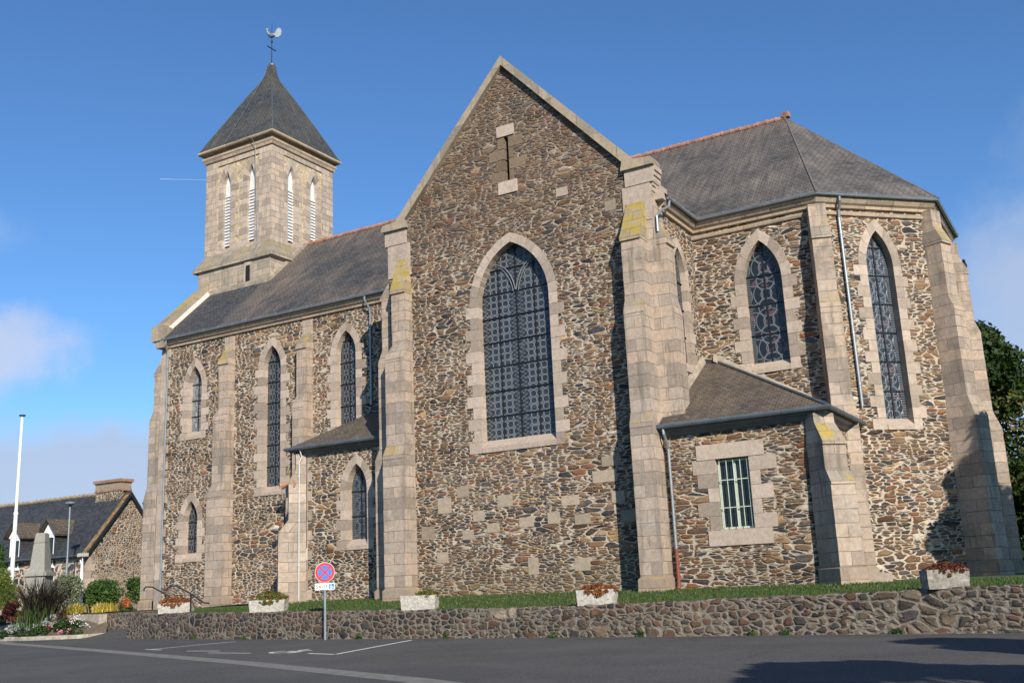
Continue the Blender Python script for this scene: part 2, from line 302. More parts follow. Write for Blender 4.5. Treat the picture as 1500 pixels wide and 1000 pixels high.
M['zinc'] = plain('zinc', (.27, .30, .325), .42, .55, var=.18, vs=2)
M['zinc_dark'] = plain('zinc_dark', (.105, .125, .14), .5, .4, var=.25, vs=2)
M['lead'] = plain('lead_flashing', (.34, .35, .36), .6, .2)
M['redpipe'] = plain('red_pipe', (.19, .05, .03), .5)
M['whitepaint'] = plain('white_paint', (.78, .78, .76), .5, var=.06)
M['render'] = plain('pale_render', (.46, .42, .36), .9, var=.15)
M['hip'] = plain('hip_slates', (.11, .10, .092), .8, var=.3, vs=4)
M['galvlight'] = plain('pale_pipe', (.55, .56, .56), .5, .1, var=.1)
M['tracery'] = plain('tracery_grey', (.16, .17, .175), .7)
M['ochre'] = plain('ochre_render', (.44, .345, .225), .95, var=.45, vs=4.5, bs=1.0, bd=.06)
M['louvre'] = plain('louvre_grey_white', (.62, .62, .61), .7, var=.15)
M['iron'] = plain('dark_iron', (.022, .022, .026), .5, .3, spec=.3)
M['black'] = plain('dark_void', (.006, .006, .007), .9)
M['flash'] = plain('mortar_fillet', (.27, .225, .17), .95, var=.4, vs=3)
M['verdigris'] = plain('pale_green_paint', (.42, .47, .38), .6, var=.15)
M['darkglass'] = plain('dark_glass', (.015, .017, .02), .12, bs=.0)
M['gl_big'] = leaded('leaded_great', 'grid', .265, 3.2, stain=(.045, .055, .064), glass=(.020, .023, .027), line=(.24, .255, .265))
M['gl_rings'] = leaded('leaded_rings', 'rings', .52, 1.1, lw=.036)
M['gl_petal'] = leaded('leaded_petals', 'petal', .90, 1.1, glass=(.022, .029, .038), line=(.10, .115, .125), lw=.022)
M['gl_choir'] = leaded('leaded_choir', 'rings', 1.05, 1.45, lw=.020)
M['gl_reflect'] = leaded('leaded_sky_reflection', 'rings', .6, 1.0, glass=(.20, .21, .21), line=(.10, .10, .10))  # pale glass colour stands in for sky reflected in the upper west window
M['galv'] = plain('galvanised', (.23, .26, .29), .45, .4, var=.12)
M['concrete'] = plain('pale_concrete', (.42, .385, .33), .95, var=.3, vs=9, bs=.9, bd=.04)
M['memorial'] = plain('grey_granite', (.235, .225, .195), .85, var=.22, vs=14, bs=.3)
M['kerb'] = plain('kerb_stone', (.30, .265, .21), .95, var=.35, vs=5, bs=.6, bd=.03)

# ------------------------------------------------------------------ mesh builder
class MB:
    def __init__(s): s.v = []; s.f = []; s.uv = []; s.m = []; s.t = []
    def face(s, pts, m=0, uv=None, t=None):
        i = len(s.v); s.v += [tuple(p) for p in pts]; s.f.append(tuple(range(i, i + len(pts)))); s.m.append(m); s.t.append(.5 if t is None else t)
        if uv is None:
            P = [Vector(p) for p in pts]; n = Vector((0, 0, 0))
            for a in range(len(P)):
                q, r = P[a], P[(a + 1) % len(P)]; n += Vector(((q.y - r.y) * (q.z + r.z), (q.z - r.z) * (q.x + r.x), (q.x - r.x) * (q.y + r.y)))
            if n.length < 1e-12: n = Vector((0, 0, 1))
            n.normalize()
            if abs(n.z) > .97: uv = [(p.x, p.y) for p in P]
            else:
                tt = Vector((-n.y, n.x, 0)).normalized(); bb = n.cross(tt); uv = [(p.dot(tt), p.dot(bb)) for p in P]
        s.uv += list(uv)
    def hexa(s, c, m=0, t=None):      # 8 corners: bottom ring ccw then top ring
        a = [Vector(q) for q in c]
        for q in ((0, 3, 2, 1), (4, 5, 6, 7), (0, 1, 5, 4), (1, 2, 6, 5), (2, 3, 7, 6), (3, 0, 4, 7)): s.face([a[k] for k in q], m, None, t)
    def box(s, x0, x1, y0, y1, z0, z1, m=0, t=None):
        s.hexa([(x0, y0, z0), (x1, y0, z0), (x1, y1, z0), (x0, y1, z0), (x0, y0, z1), (x1, y0, z1), (x1, y1, z1), (x0, y1, z1)], m, t)
    def fbox(s, F, s0, s1, z0, z1, d0, d1, m=0, t=None):
        s.hexa([F.p(s0, z0, d1), F.p(s1, z0, d1), F.p(s1, z0, d0), F.p(s0, z0, d0), F.p(s0, z1, d1), F.p(s1, z1, d1), F.p(s1, z1, d0), F.p(s0, z1, d0)], m, t)
    def fprism(s, F, poly, d0, d1, m=0, t=None, back=False):   # poly (s,z) ccw seen from outside
        s.face([F.p(a, z, d1) for a, z in poly], m, None, t)
        if back: s.face([F.p(a, z, d0) for a, z in reversed(poly)], m, None, t)
        for i in range(len(poly)):
            a, b = poly[i], poly[(i + 1) % len(poly)]; s.face([F.p(*a, d0), F.p(*b, d0), F.p(*b, d1), F.p(*a, d1)], m, None, t)
    def tube(s, path, r, n=8, m=0, cap=True, r1=None, t=None):
        P = [Vector(p) for p in path]; rings = []; prev = None
        for i, p in enumerate(P):
            d = ((P[min(i + 1, len(P) - 1)] - P[max(i - 1, 0)])).normalized()
            if prev is None: a = d.cross(Vector((0, 0, 1))) if abs(d.z) < .9 else d.cross(Vector((1, 0, 0)))
            else: a = prev - d * prev.dot(d)
            a.normalize(); prev = a; b = d.cross(a); rr = r if r1 is None else r + (r1 - r) * i / max(1, len(P) - 1)
            rings.append([p + (a * math.cos(2 * math.pi * k / n) + b * math.sin(2 * math.pi * k / n)) * rr for k in range(n)])
        for i in range(len(rings) - 1):
            for k in range(n): s.face([rings[i][k], rings[i][(k + 1) % n], rings[i + 1][(k + 1) % n], rings[i + 1][k]], m, None, t)
        if cap: s.face(list(reversed(rings[0])), m, None, t); s.face(rings[-1], m, None, t)
    def sweep(s, prof, path, m=0, closed=False, caps=True, t=None):   # prof [(out,z)] ; path [(x,y)] ; out = right-hand side of travel
        P = [Vector((p[0], p[1])) for p in path]; n = len(P); L = []
        def rn(a, b): d = (b - a).normalized(); return Vector((d.y, -d.x))
        for i in range(n):
            if closed: a, b = rn(P[i - 1], P[i]), rn(P[i], P[(i + 1) % n])
            elif i == 0: a = b = rn(P[0], P[1])
            elif i == n - 1: a = b = rn(P[-2], P[-1])
            else: a, b = rn(P[i - 1], P[i]), rn(P[i], P[i + 1])
            L.append((a + b) / (1 + a.dot(b)))
        rg = [[Vector((P[i].x + L[i].x * o, P[i].y + L[i].y * o, z)) for o, z in prof] for i in range(n)]
        for i in range(n if closed else n - 1):
            j = (i + 1) % n
            for k in range(len(prof)): l = (k + 1) % len(prof); s.face([rg[i][k], rg[j][k], rg[j][l], rg[i][l]], m, None, t)
        if caps and not closed: s.face(list(reversed(rg[0])), m, None, t); s.face(rg[-1], m, None, t)
    def ell(s, c, r, n=10, k=7, m=0, t=None):
        c = Vector(c); R = [[c + Vector((r[0] * math.cos(2 * math.pi * i / n) * math.sin(math.pi * j / k), r[1] * math.sin(2 * math.pi * i / n) * math.sin(math.pi * j / k), r[2] * math.cos(math.pi * j / k))) for i in range(n)] for j in range(k + 1)]
        for j in range(k):
            for i in range(n): s.face([R[j][i], R[j + 1][i], R[j + 1][(i + 1) % n], R[j][(i + 1) % n]], m, None, t)
    def build(s, name, mats, parent=None, smooth=False, ploc=None):
        me = bpy.data.meshes.new(name); me.from_pydata(s.v, [], s.f)
        if not isinstance(mats, (list, tuple)): mats = [mats]
        for q in mats: me.materials.append(q)
        me.polygons.foreach_set('material_index', s.m)
        ul = me.uv_layers.new(name='UVMap'); ul.data.foreach_set('uv', np.array(s.uv, dtype=np.float32).ravel())
        a = me.attributes.new('tint', 'FLOAT', 'FACE'); a.data.foreach_set('value', np.array(s.t, dtype=np.float32))
        if smooth: me.polygons.foreach_set('use_smooth', [True] * len(s.f))
        me.update(); return link(name, me, parent)

def link(name, me, parent=None):
    o = bpy.data.objects.new(name, me); COL.objects.link(o)
    if parent is not None:
        o.parent = parent
        if parent.data is None: o.matrix_parent_inverse = Matrix.Translation(parent.location).inverted()
    return o
def thing(name, label, cat, loc, group=None):
    o = bpy.data.objects.new(name, None); COL.objects.link(o); o.location = loc; o.empty_display_size = .3
    return tag(o, label, cat, group)
def tag(o, label=None, cat=None, group=None, kind=None):
    if label: o['label'] = label
    if cat: o['category'] = cat
    if group: o['group'] = group
    if kind: o['kind'] = kind
    return o
class Fr:
    def __init__(s, o, n):
        s.o = Vector((o[0], o[1], 0)); s.n = Vector((n[0], n[1], 0)).normalized(); s.t = Vector((-s.n.y, s.n.x, 0))
    def p(s, a, z, d=0.0): q = s.o + s.t * a + s.n * d; return Vector((q.x, q.y, z))

def np_mesh(name, V, nper, mat, tint, parent=None):
    """faces of nper consecutive verts each"""
    me = bpy.data.meshes.new(name); nf = len(V) // nper
    me.vertices.add(len(V)); me.vertices.foreach_set('co', V.astype(np.float32).ravel())
    me.loops.add(nf * nper); me.loops.foreach_set('vertex_index', np.arange(nf * nper, dtype=np.int32))
    me.polygons.add(nf); me.polygons.foreach_set('loop_start', np.arange(0, nf * nper, nper, dtype=np.int32)); me.polygons.foreach_set('loop_total', np.full(nf, nper, dtype=np.int32))
    me.materials.append(mat); a = me.attributes.new('tint', 'FLOAT', 'FACE'); a.data.foreach_set('value', tint.astype(np.float32))
    me.update(calc_edges=True); me.validate(); return link(name, me, parent)
#%%REST
# ================================================================== THE CHURCH
church = thing('church', 'granite and rubble stone parish church with slate roofs, pointed windows and a square bell tower', 'church', (-19, 38, 1.2))

def arch_geo(w, zs, za):
    h = w / 2; ra = za - zs; r = (h * h + ra * ra) / (2 * h); return h, r, -(r - h)
def arch_out(w, zb, zs, za, n=8):
    h, r, cx = arch_geo(w, zs, za); am = math.acos(min(1, (r - h) / r)); R = [(cx + r * math.cos(am * i / n), zs + r * math.sin(am * i / n)) for i in range(n + 1)]
    R[-1] = (0, za)
    return [(-h, zb), (h, zb)] + R + [(-x, z) for x, z in reversed(R[:-1])]
def wall(name, F, outer, holes=(), mat='rub_nave', d=0.0, parent=church, mb=None):
    polys = [[(a, z) for a, z in outer]] + [list(h) for h in holes]
    flat = [q for p_ in polys for q in p_]
    tris = tessellate_polygon([[Vector((a, z, 0)) for a, z in p_] for p_ in polys])
    own = mb is None; mb = mb or MB()
    for tr in tris:
        q = [flat[i] for i in tr]; ar = (q[1][0] - q[0][0]) * (q[2][1] - q[0][1]) - (q[2][0] - q[0][0]) * (q[1][1] - q[0][1])
        if ar < 0: q.reverse()
        mb.face([F.p(a, z, d) for a, z in q], 0, [(a, z) for a, z in q])
    if own: return mb.build(name, M[mat], parent)
RG = random.Random(3)
def window(F, sc, w, zb, zs, za, glass, rec=.32, b=.36, tooth=.22, bh=.42, vb=(0,), hb=1.05, sill=.45, parent=church, d=0.0, bars=True, louvre=False):
    """one pointed window: dressed surround (the part), its glass and bars (sub-parts). Returns the hole for the wall."""
    mb = MB(); h, r, cx = arch_geo(w, zs, za); z0 = zb - sill
    G = Fr((F.p(sc, 0).x, F.p(sc, 0).y), (F.n.x, F.n.y)); D1 = d + .016
    def pr(poly, m=0, dd=D1, t=None): mb.fprism(G, poly, d - rec, dd, m, t)
    for sg in (-1, 1):
        def R4(a, c, z1, z2): 
            x = sorted((sg * a, sg * c)); return [(x[0], z1), (x[1], z1), (x[1], z2), (x[0], z2)]
        pr(R4(h + .004, h + b, z0, zs), 1, d + .005)
        nb = max(1, round((zs - z0) / bh)); hh = (zs - z0) / nb
        for i in range(nb):
            long = (i + (sg > 0 and not louvre)) % 2 == 0
            pr(R4(h, h + b + (tooth * RG.uniform(.8, 1.1) if long else 0), z0 + i * hh + .007, z0 + (i + 1) * hh - .007), 0, D1 + RG.uniform(-.004, .006), RG.random())
        ai, ao = math.acos((r - h) / r), math.acos((r - h) / (r + b)); L = r * ai; nv = max(4, round(L / .40))
        def P(ro, an): return (sg * (cx + ro * math.cos(an)), zs + ro * math.sin(an))
        for i in range(nv):
            f0, f1 = i / nv + .006 / L, (i + 1) / nv - .006 / L
            if i == nv - 1: f1 = 1
            inn = [P(r, ai * (f0 + (f1 - f0) * k / 2)) for k in range(3)]; out = [P(r + b, ao * (f0 + (f1 - f0) * k / 2)) for k in range(3)]
            poly = inn + out[::-1]
            if sg > 0: poly = poly[::-1]
            pr(poly, 0, D1 + RG.uniform(-.004, .006), RG.random())
        for i in range(8):
            inn = [P(r + .004, ai * (i + k) / 8) for k in range(2)]; out = [P(r + b, ao * (i + k) / 8) for k in range(2)]
            poly = inn + out[::-1]
            if sg > 0: poly = poly[::-1]
            mb.face([G.p(a, z, d + .005) for a, z in poly], 1)
            q = [P(r + .004, ai * (i + k) / 8) for k in range(2)]; q = q if sg < 0 else q[::-1]
            mb.face([G.p(*q[0], d - rec), G.p(*q[1], d - rec), G.p(*q[1], d + .005), G.p(*q[0], d + .005)], 1)
    # sloping sill
    a = d + .05; sl = [(d - rec, zb), (a, zb - sill * .62), (a, z0), (d - rec, z0)]
    for k in range(4):
        (d0, y0), (d1, y1) = sl[k], sl[(k + 1) % 4]; mb.face([G.p(-h, y0, d0), G.p(-h, y1, d1), G.p(h, y1, d1), G.p(h, y0, d0)], 0, None, .45)
    for sg in (-1, 1):
        q = [G.p(sg * h, y, dd) for dd, y in sl]; mb.face(q if sg > 0 else q[::-1], 0, None, .45)
    wo = mb.build('window' if not louvre else 'belfry_opening', [M['block'], M['joint']], parent)
    if louvre:
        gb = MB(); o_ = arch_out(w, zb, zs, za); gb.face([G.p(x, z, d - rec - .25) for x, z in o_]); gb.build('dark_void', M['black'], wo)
        lb = MB(); nsl = 17; zt = zs - .45
        for i in range(nsl):
            z = zb + (zt - zb) * (i + .15) / nsl; hh = (zt - zb) / nsl
            lb.hexa([G.p(-h, z, d - rec + .16), G.p(h, z, d - rec + .16), G.p(h, z + hh * .35, d - rec - .06), G.p(-h, z + hh * .35, d - rec - .06), G.p(-h, z + hh * .62, d - rec + .165), G.p(h, z + hh * .62, d - rec + .165), G.p(h, z + hh * .95, d - rec - .05), G.p(-h, z + hh * .95, d - rec - .05)])
        top = [p_ for p_ in arch_out(w, zb, zs, za)[2:]]; top = [(h, zt)] + top + [(-h, zt)]
        lb.fprism(G, top, d - rec - .05, d - rec + .10)
        lb.build('louvres', M['louvre'], wo)
    else:
        gb = MB(); o_ = arch_out(w, zb, zs, za, 12); gb.face([G.p(x, z, d - rec) for x, z in o_], 0, [(x, z - zb) for x, z in o_]); gb.build('leaded_glass', M[glass], wo)
        if bars:
            bb = MB(); z = zb + hb * .92
            def hw(z): return h if z <= zs else cx + math.sqrt(max(0, r * r - (z - zs) ** 2))
            while z < za - .25: q = hw(z) - .01; bb.fbox(G, -q, q, z - .016, z + .016, d - rec + .012, d - rec + .05); z += hb
            for x in vb:
                hi = zs + math.sqrt(max(0, r * r - (abs(x) - cx) ** 2)) - .02; t = .011 if x else .022
                bb.fbox(G, x - t, x + t, zb, hi, d - rec + .014, d - rec + .045)
            bb.build('glazing_bars', M['iron'], wo)
    return [(sc + x, z) for x, z in arch_out(w, z0, zs, za)]

def buttress(F, rings, bw=.9, mat='ash', name='buttress', back=-.15, parent=church):
    mb = MB(); R = rings
    def C(r_): z, a, c, p_ = r_; return [F.p(a, z, back), F.p(a, z, p_), F.p(c, z, p_), F.p(c, z, back)]
    for i in range(len(R) - 1):
        A, B = C(R[i]), C(R[i + 1]); z0, z1 = R[i][0], R[i + 1][0]
        sl = (z1 - z0) if z1 - z0 > .001 else 0; ext = math.hypot(z1 - z0, R[i + 1][3] - R[i][3]); v0 = z0; v1 = z0 + ext
        for k, (p0, p1) in enumerate(((R[i][3], R[i + 1][3]), (0, 0), (R[i][3], R[i + 1][3]))):
            a0, a1, b1, b0 = A[k], A[k + 1], B[k + 1], B[k]
            if k == 0: uv = [(-back + p0, z0), (0, z0), (0, z1), (-back + p1, z1)]
            elif k == 1: uv = [(0, v0), (bw, v0), (bw, v1), (0, v1)]
            else: uv = [(0.0, z0), (p0 - back, z0), (p1 - back, z1), (0.0, z1)]
            mb.face([a0, a1, b1, b0], 0, uv)
    mb.face(C(R[-1]), 0); return mb.build(name, M[mat], parent)
def brings(stages, z0=.9, plinth=.07, zs=(6.55, 10.6, 13.25), rise=(.62, .62, .85), top=None, lip=.045):
    """stages [(s0,s1,p)...] bottom to top; top = (s0,s1,p,z)"""
    out = []; a, c, p_ = stages[0]
    out += [(z0, a - plinth, c + plinth, p_ + plinth), (1.55, a - plinth, c + plinth, p_ + plinth), (1.63, a, c, p_)]
    st = list(stages) + [top[:3] if top else (stages[-1][0], stages[-1][1], 0.0)]
    for i in range(len(stages)):
        a, c, p_ = st[i]; a2, c2, p2 = st[i + 1]; z = zs[i]
        if i == len(stages) - 1:
            out += [(z, a, c, p_), (z + .01, a - .02, c + .02, p_ + .07), (z + .13, a - .02, c + .02, p_ + .07), (z + rise[i], a2, c2, p2)]
        else: out += [(z, a, c, p_), (z + .02, a, c, p_ + lip * .4), (z + rise[i] * .25, a, c, p_), (z + rise[i], a2, c2, p2)]
    if top: out.append((top[3], top[0], top[1], top[2]))
    return out

FS = Fr((0, 37.0), (0, -1))          # nave and choir south walls
FG = Fr((0, 33.0), (0, -1))          # transept gable
FE = Fr((-13.05, 0), (1, 0))         # transept east wall
P1, P2, P3, P4 = (-8.17, 37.0), (-4.75, 40.42), (-4.75, 45.38), (-8.17, 48.8)
r2 = math.sqrt(.5)
FF = Fr(P1, (r2, -r2))               # apse south-east facet
FSS = Fr((0, 32.7), (0, -1)); FSE = Fr((-7.85, 0), (1, 0))      # sacristy
FCS = Fr((0, 34.45), (0, -1)); FCW = Fr((-31.25, 0), (-1, 0))   # side chapel

# ---- nave
h1 = window(FS, -40.75, 1.02, 10.05, 12.35, 13.45, 'gl_reflect', hb=.85, tooth=.18)
h2 = window(FS, -40.80, .98, 3.85, 5.45, 6.45, 'gl_rings', hb=.8, tooth=.18)
h3 = window(FS, -35.33, 1.16, 6.75, 12.60, 13.72, 'gl_rings')
h4 = window(FS, -30.62, 1.18, 9.15, 12.60, 13.72, 'gl_rings')
wall('nave_wall', FS, [(-43.3, .8), (-24.9, .8), (-24.9, 15.1), (-43.3, 15.1)], [h1, h2, h3, h4], 'rub_nave')
FW = Fr((-43.3, 0), (-1, 0))
wall('west_wall', FW, [(-48.8, .8), (-37, .8), (-37, 15.1), (-42.9, 20.8), (-48.8, 15.1)], (), 'rub_nave')
FN = Fr((0, 48.8), (0, 1)); wall('north_wall', FN, [(8.17, .8), (43.3, .8), (43.3, 15.1), (8.17, 15.1)], (), 'rub_nave')
buttress(FS, brings([(-39.02, -37.86, .66), (-38.75, -37.86, .60), (-38.55, -37.88, .48)], zs=(6.4, 10.2, 13.1), top=(-38.5, -37.9, .14, 14.6)))
buttress(FS, brings([(-33.70, -32.65, .74), (-33.40, -32.66, .64), (-33.28, -32.66, .50)], zs=(6.4, 10.2, 13.1), top=(-33.25, -32.68, .14, 14.6)))
buttress(Fr((-43.3, 0), (-1, 0)), brings([(-37.95, -36.93, 1.0), (-37.9, -36.94, .78), (-37.85, -36.95, .50)], zs=(6.6, 10.7, 13.3), rise=(.8, .75, .9)), back=0.0)
q = MB(); 
for i in range(32):
    z = .9 + i * .43; w_ = .42 + (.26 if i % 2 else 0); q.fbox(FS, -43.3, -43.3 + w_, z, z + .43, -.1, .05 + .002 * (i % 3), 0, RG.random())
q.build('quoins', M['block'], church)
q = MB(); q.fbox(FS, -43.35, -42.75, 14.72, 15.85, -.4, .45, 0); q.fbox(FS, -43.62, -42.95, 15.1, 15.95, -.5, .52, 0)
q.build('kneeler', M['coping'], church)

# ---- transept
hw_ = window(FG, -19.06, 3.2, 6.98, 12.25, 14.62, 'gl_big', rec=.36, b=.36, tooth=.24, bh=.44, vb=(-.8, 0, .8), hb=.97, sill=.5)
GT = Fr((-19.06, 33.0), (0, -1)); q = MB(); ht, rt_, ct = arch_geo(3.2, 12.25, 14.62)
for sg in (-1, 1):
    for w_, d_ in ((.022, -.30), ):
        pts = []
        for k in range(13):
            t_ = k / 12; x = sg * (0 + 1.52 * t_); z = 12.75 + 1.25 * math.sin(t_ * math.pi * .5) * (1 - .08 * t_) ; x = sg * (.02 + 1.0 * t_ ** 1.5)
            if z < 12.25 + math.sqrt(max(0, rt_ ** 2 - (abs(x) - ct) ** 2)) - .03: pts.append(GT.p(x, z, d_))
        q.tube(pts, w_, 6); q.tube([p_ + Vector((sg * .10, 0, -.05)) for p_ in pts[:-1]], w_ * .7, 6)
q.build('window_tracery', M['tracery'], church)
slit = [(-19.10, 17.15), (-18.92, 17.15), (-18.92, 19.05), (-19.10, 19.05)]
wall('transept_wall', FG, [(-24.95, .8), (-13.05, .8), (-13.05, 15.65), (-19, 22.12), (-24.95, 15.65)], [hw_, slit], 'rub_gable')
q = MB(); q.fbox(FG, -19.42, -18.62, 19.06, 19.52, -.3, .05, 0, .8); q.fbox(FG, -19.45, -18.58, 16.62, 17.14, -.3, .05, 0, .9)
for z, a, c in ((17.16, .62, .2), (17.62, .42, .75), (18.1, .72, .22), (18.56, .3, .62)):
    q.fbox(FG, -19.11 - a, -19.11, z, z + .42, -.3, .012, 1, RG.random()); q.fbox(FG, -18.91, -18.91 + c, z, z + .42, -.3, .012, 1, RG.random())
q.build('slit_surround', [M['block'], M['brownblock']], church)
q = MB(); q.fbox(FG, -19.3, -18.7, 17.0, 19.2, -.5, -.31); q.build('slit_window', M['black'], church)
hE = window(FE, 35.25, 1.2, 9.35, 12.55, 13.72, 'gl_rings', b=.34, rec=.2)
q = MB(); q.box(-13.1, -12.72, 33.3, 33.8, 15.02, 15.5); q.build('corner_pier', M['block'], church)
wall('transept_wall', FE, [(33.0, .8), (37.0, .8), (37.0, 15.1), (33.0, 15.1)], [hE], 'rub_choir')
wall('transept_wall', Fr((-24.95, 0), (-1, 0)), [(-37, .8), (-33, .8), (-33, 15.1), (-37, 15.1)], (), 'rub_nave')
# large pale blocks let into the gable wall
q = MB()
for a, z, w_, h_ in ((-21.9, 4.9, .55, .42), (-22.8, 4.35, .62, .6), (-21.2, 3.95, .5, .4), (-16.1, 4.95, .95, .42), (-15.7, 5.5, .75, .36), (-18.0, 3.65, .5, .42), (-17.4, 4.25, .72, .36), (-19.2, 3.6, .62, .36), (-20.1, 4.4, .66, .44), (-23.6, 3.4, .6, .5), (-21.7, 3.3, .5, .36),
                    (-16.9, 3.55, .62, .34), (-15.4, 4.2, .5, .4), (-18.9, 1.9, .42, .6), (-17.0, 1.95, .6, .45), (-15.1, 3.5, .6, .42), (-20.6, 3.5, .55, .33), (-22.9, 2.5, .5, .4), (-14.9, 16.1 - 1.2, .45, .4), (-16.9, 15.95, .5, .34)):
    q = MB(); q.fbox(FG, a, a + w_, z, z + h_, -.1, .018, 0, RG.random()); q.build('pale_block', M['fieldblock'], church)
buttress(FG, brings([(-24.82, -23.84, .82), (-24.78, -23.83, .62), (-24.52, -23.82, .48)], zs=(6.55, 10.6, 13.35), rise=(.6, .6, 1.5), top=(-24.5, -23.95, .06, 14.95)), mat='ash_yellow')
buttress(FG, brings([(-14.04, -13.22, 1.12), (-14.06, -13.3, .90), (-14.06, -13.3, .70)], zs=(6.55, 10.6, 13.35), rise=(.6, .6, 1.5), top=(-14.05, -13.3, .06, 14.95)), mat='ash_yellow')
FWt = Fr((-24.95, 0), (-1, 0))
q = MB(); q.box(-13.33, -13.01, 32.975, 33.2, .9, 15.4); q.build('corner_pier', M['ash'], church)
buttress(FE, brings([(33.02, 33.80, .8), (33.02, 33.80, .52), (33.02, 33.78, .42)], zs=(6.55, 10.6, 13.2), top=(33.12, 33.85, .06, 14.8)))
buttress(FWt, brings([(-33.95, -33.08, .95), (-33.95, -33.08, .72), (-33.9, -33.08, .50)], zs=(6.55, 10.6, 13.35), top=(-33.9, -33.1, .06, 14.8)))
for sg in (-1, 1):   # corner piers under the kneelers, kneelers and raking copings
    X = lambda v: -19 + sg * v
    q = MB(); x0, x1 = sorted((X(4.85), X(5.97))); q.box(x0, x1, 32.95, 33.95, 14.2, 15.62)
    x0, x1 = sorted((X(5.0), X(6.1))); q.box(x0, x1, 32.92, 33.72, 15.62, 16.25); q.build('corner_pier', M['block'], church)
    q = MB(); sec = [(4.9, 16.25), (6.18, 16.25), (6.22, 16.36), (6.12, 16.55), (5.45, 16.6), (0, 22.52), (0, 22.12), (4.98, 16.62 - .02)]
    sec = [(X(a), z) for a, z in sec]
    if sg < 0: sec.reverse()
    q.fprism(Fr((0, 32.80), (0, -1)), sec, -.72, 0, 0, None, True); q.build('gable_coping', M['coping'], church)
    q = MB(); 
    for k in range(5):
        x0, x1 = sorted((X(5.95 - .05 * k), X(6.02 + .045 * k))); q.box(x0, x1, 33.0, 33.65, 15.3 + k * .19, 15.3 + (k + 1) * .19)
    q.build('corbel', M['block'], church)

# ---- choir and apse
hC = window(FS, -10.42, 1.46, 9.25, 12.35, 13.92, 'gl_choir', b=.36, hb=1.15)
wall('choir_wall', FS, [(-13.05, .8), (-8.17, .8), (-8.17, 15.1), (-13.05, 15.1)], [hC], 'rub_choir')
hF = window(FF, 2.42, 1.12, 6.82, 12.55, 13.92, 'gl_petal', b=.34, hb=1.10)
wall('apse_wall', FF, [(0, .8), (4.837, .8), (4.837, 15.1), (0, 15.1)], [hF], 'rub_choir')
F3 = Fr((-4.75, 0), (1, 0)); h5 = window(F3, 42.9, 1.1, 6.82, 12.55, 13.92, 'gl_petal', b=.34, hb=1.1)
wall('apse_wall', F3, [(40.42, .8), (45.38, .8), (45.38, 15.1), (40.42, 15.1)], [h5], 'rub_choir')
wall('apse_wall', Fr(P3, (r2, r2)), [(0, .8), (4.837, .8), (4.837, 15.1), (0, 15.1)], (), 'rub_choir')
for P_, n_ in ((P1, (.383, -.924)), (P2, (.924, -.383)), (P3, (.924, .383)), (P4, (.383, .924))):
    buttress(Fr(P_, n_), brings([(-.43, .43, .92), (-.37, .37, .68), (-.34, .34, .52)], top=(-.32, .32, .30, 14.75), zs=(6.55, 10.7, 13.35), rise=(1.0, .6, .75)), back=-.4)

# ---- cornices
cor = [(0, 14.70), (.10, 14.72), (.13, 14.82), (.22, 14.88), (.31, 15.0), (.31, 15.10), (0, 15.11)]
low = [(0, 14.42), (.08, 14.45), (.11, 14.53), (.06, 14.60), (0, 14.6)]
path_n = [(-43.2, 37), (-25.3, 37)]; path_c = [(-13.05, 33.6), (-13.05, 37), P1, P2, P3, P4, (-13, 48.8)]
for pth in (path_n, path_c):
    q = MB(); q.sweep(cor, pth); q.build('cornice', M['mould'], church)
q = MB(); q.sweep(low, path_c[1:5]); q.build('string_moulding', M['mould'], church)
def gutter(path, o, z, mat='zinc', r=.078):
    q = MB(); q.sweep([(o + r * math.cos(t), z + r * math.sin(t)) for t in [2 * math.pi * k / 8 for k in range(8)]], path)
    for a, b_ in zip(path[:-1], path[1:]):
        A, B = Vector(a), Vector(b_); d_ = (B - A); L = d_.length; d_.normalize(); nn = Vector((d_.y, -d_.x)); k = .5
        while k < L: c_ = A + d_ * k + nn * o; q.tube([(c_.x - d_.x * .02, c_.y - d_.y * .02, z), (c_.x + d_.x * .02, c_.y + d_.y * .02, z)], r + .012, 8); k += 1.0
    return q.build('gutter', M[mat], church, True)
gutter(path_n, .40, 15.14); gutter(path_c[:-1], .40, 15.14)

# ---- roofs
RZ = 21.22; A0 = (-10.3, 42.9, RZ)
def roof(name, faces, mat, parent=church):
    q = MB()
    for f in faces: q.face(f)
    return q.build(name, M[mat], parent)
roof('nave_roof', [[(-43.1, 36.52, 15.16), (-19, 36.52, 15.16), (-19, 42.9, RZ), (-43.1, 42.9, RZ)], [(-19, 49.28, 15.16), (-43.1, 49.28, 15.16), (-43.1, 42.9, RZ), (-19, 42.9, RZ)]], 'slate_nave')
g1, g2, g3, g4 = (-7.96, 36.52, 15.16), (-4.27, 40.22, 15.16), (-4.27, 45.58, 15.16), (-7.96, 49.28, 15.16)
roof('choir_roof', [[(-18.99, 36.52, 15.16), g1, A0, (-18.99, 42.9, RZ)], [g1, g2, A0], [g2, g3, A0], [g3, g4, A0], [g4, (-18.99, 49.28, 15.16), (-18.99, 42.9, RZ), A0]], 'slate_choir')
roof('transept_roof', [[(-12.58, 33.5, 15.16), (-12.58, 44, 15.16), (-19, 44, 21.5), (-19, 33.5, 21.5)], [(-25.42, 44, 15.16), (-25.42, 33.5, 15.16), (-19, 33.5, 21.5), (-19, 44, 21.5)]], 'slate_choir')
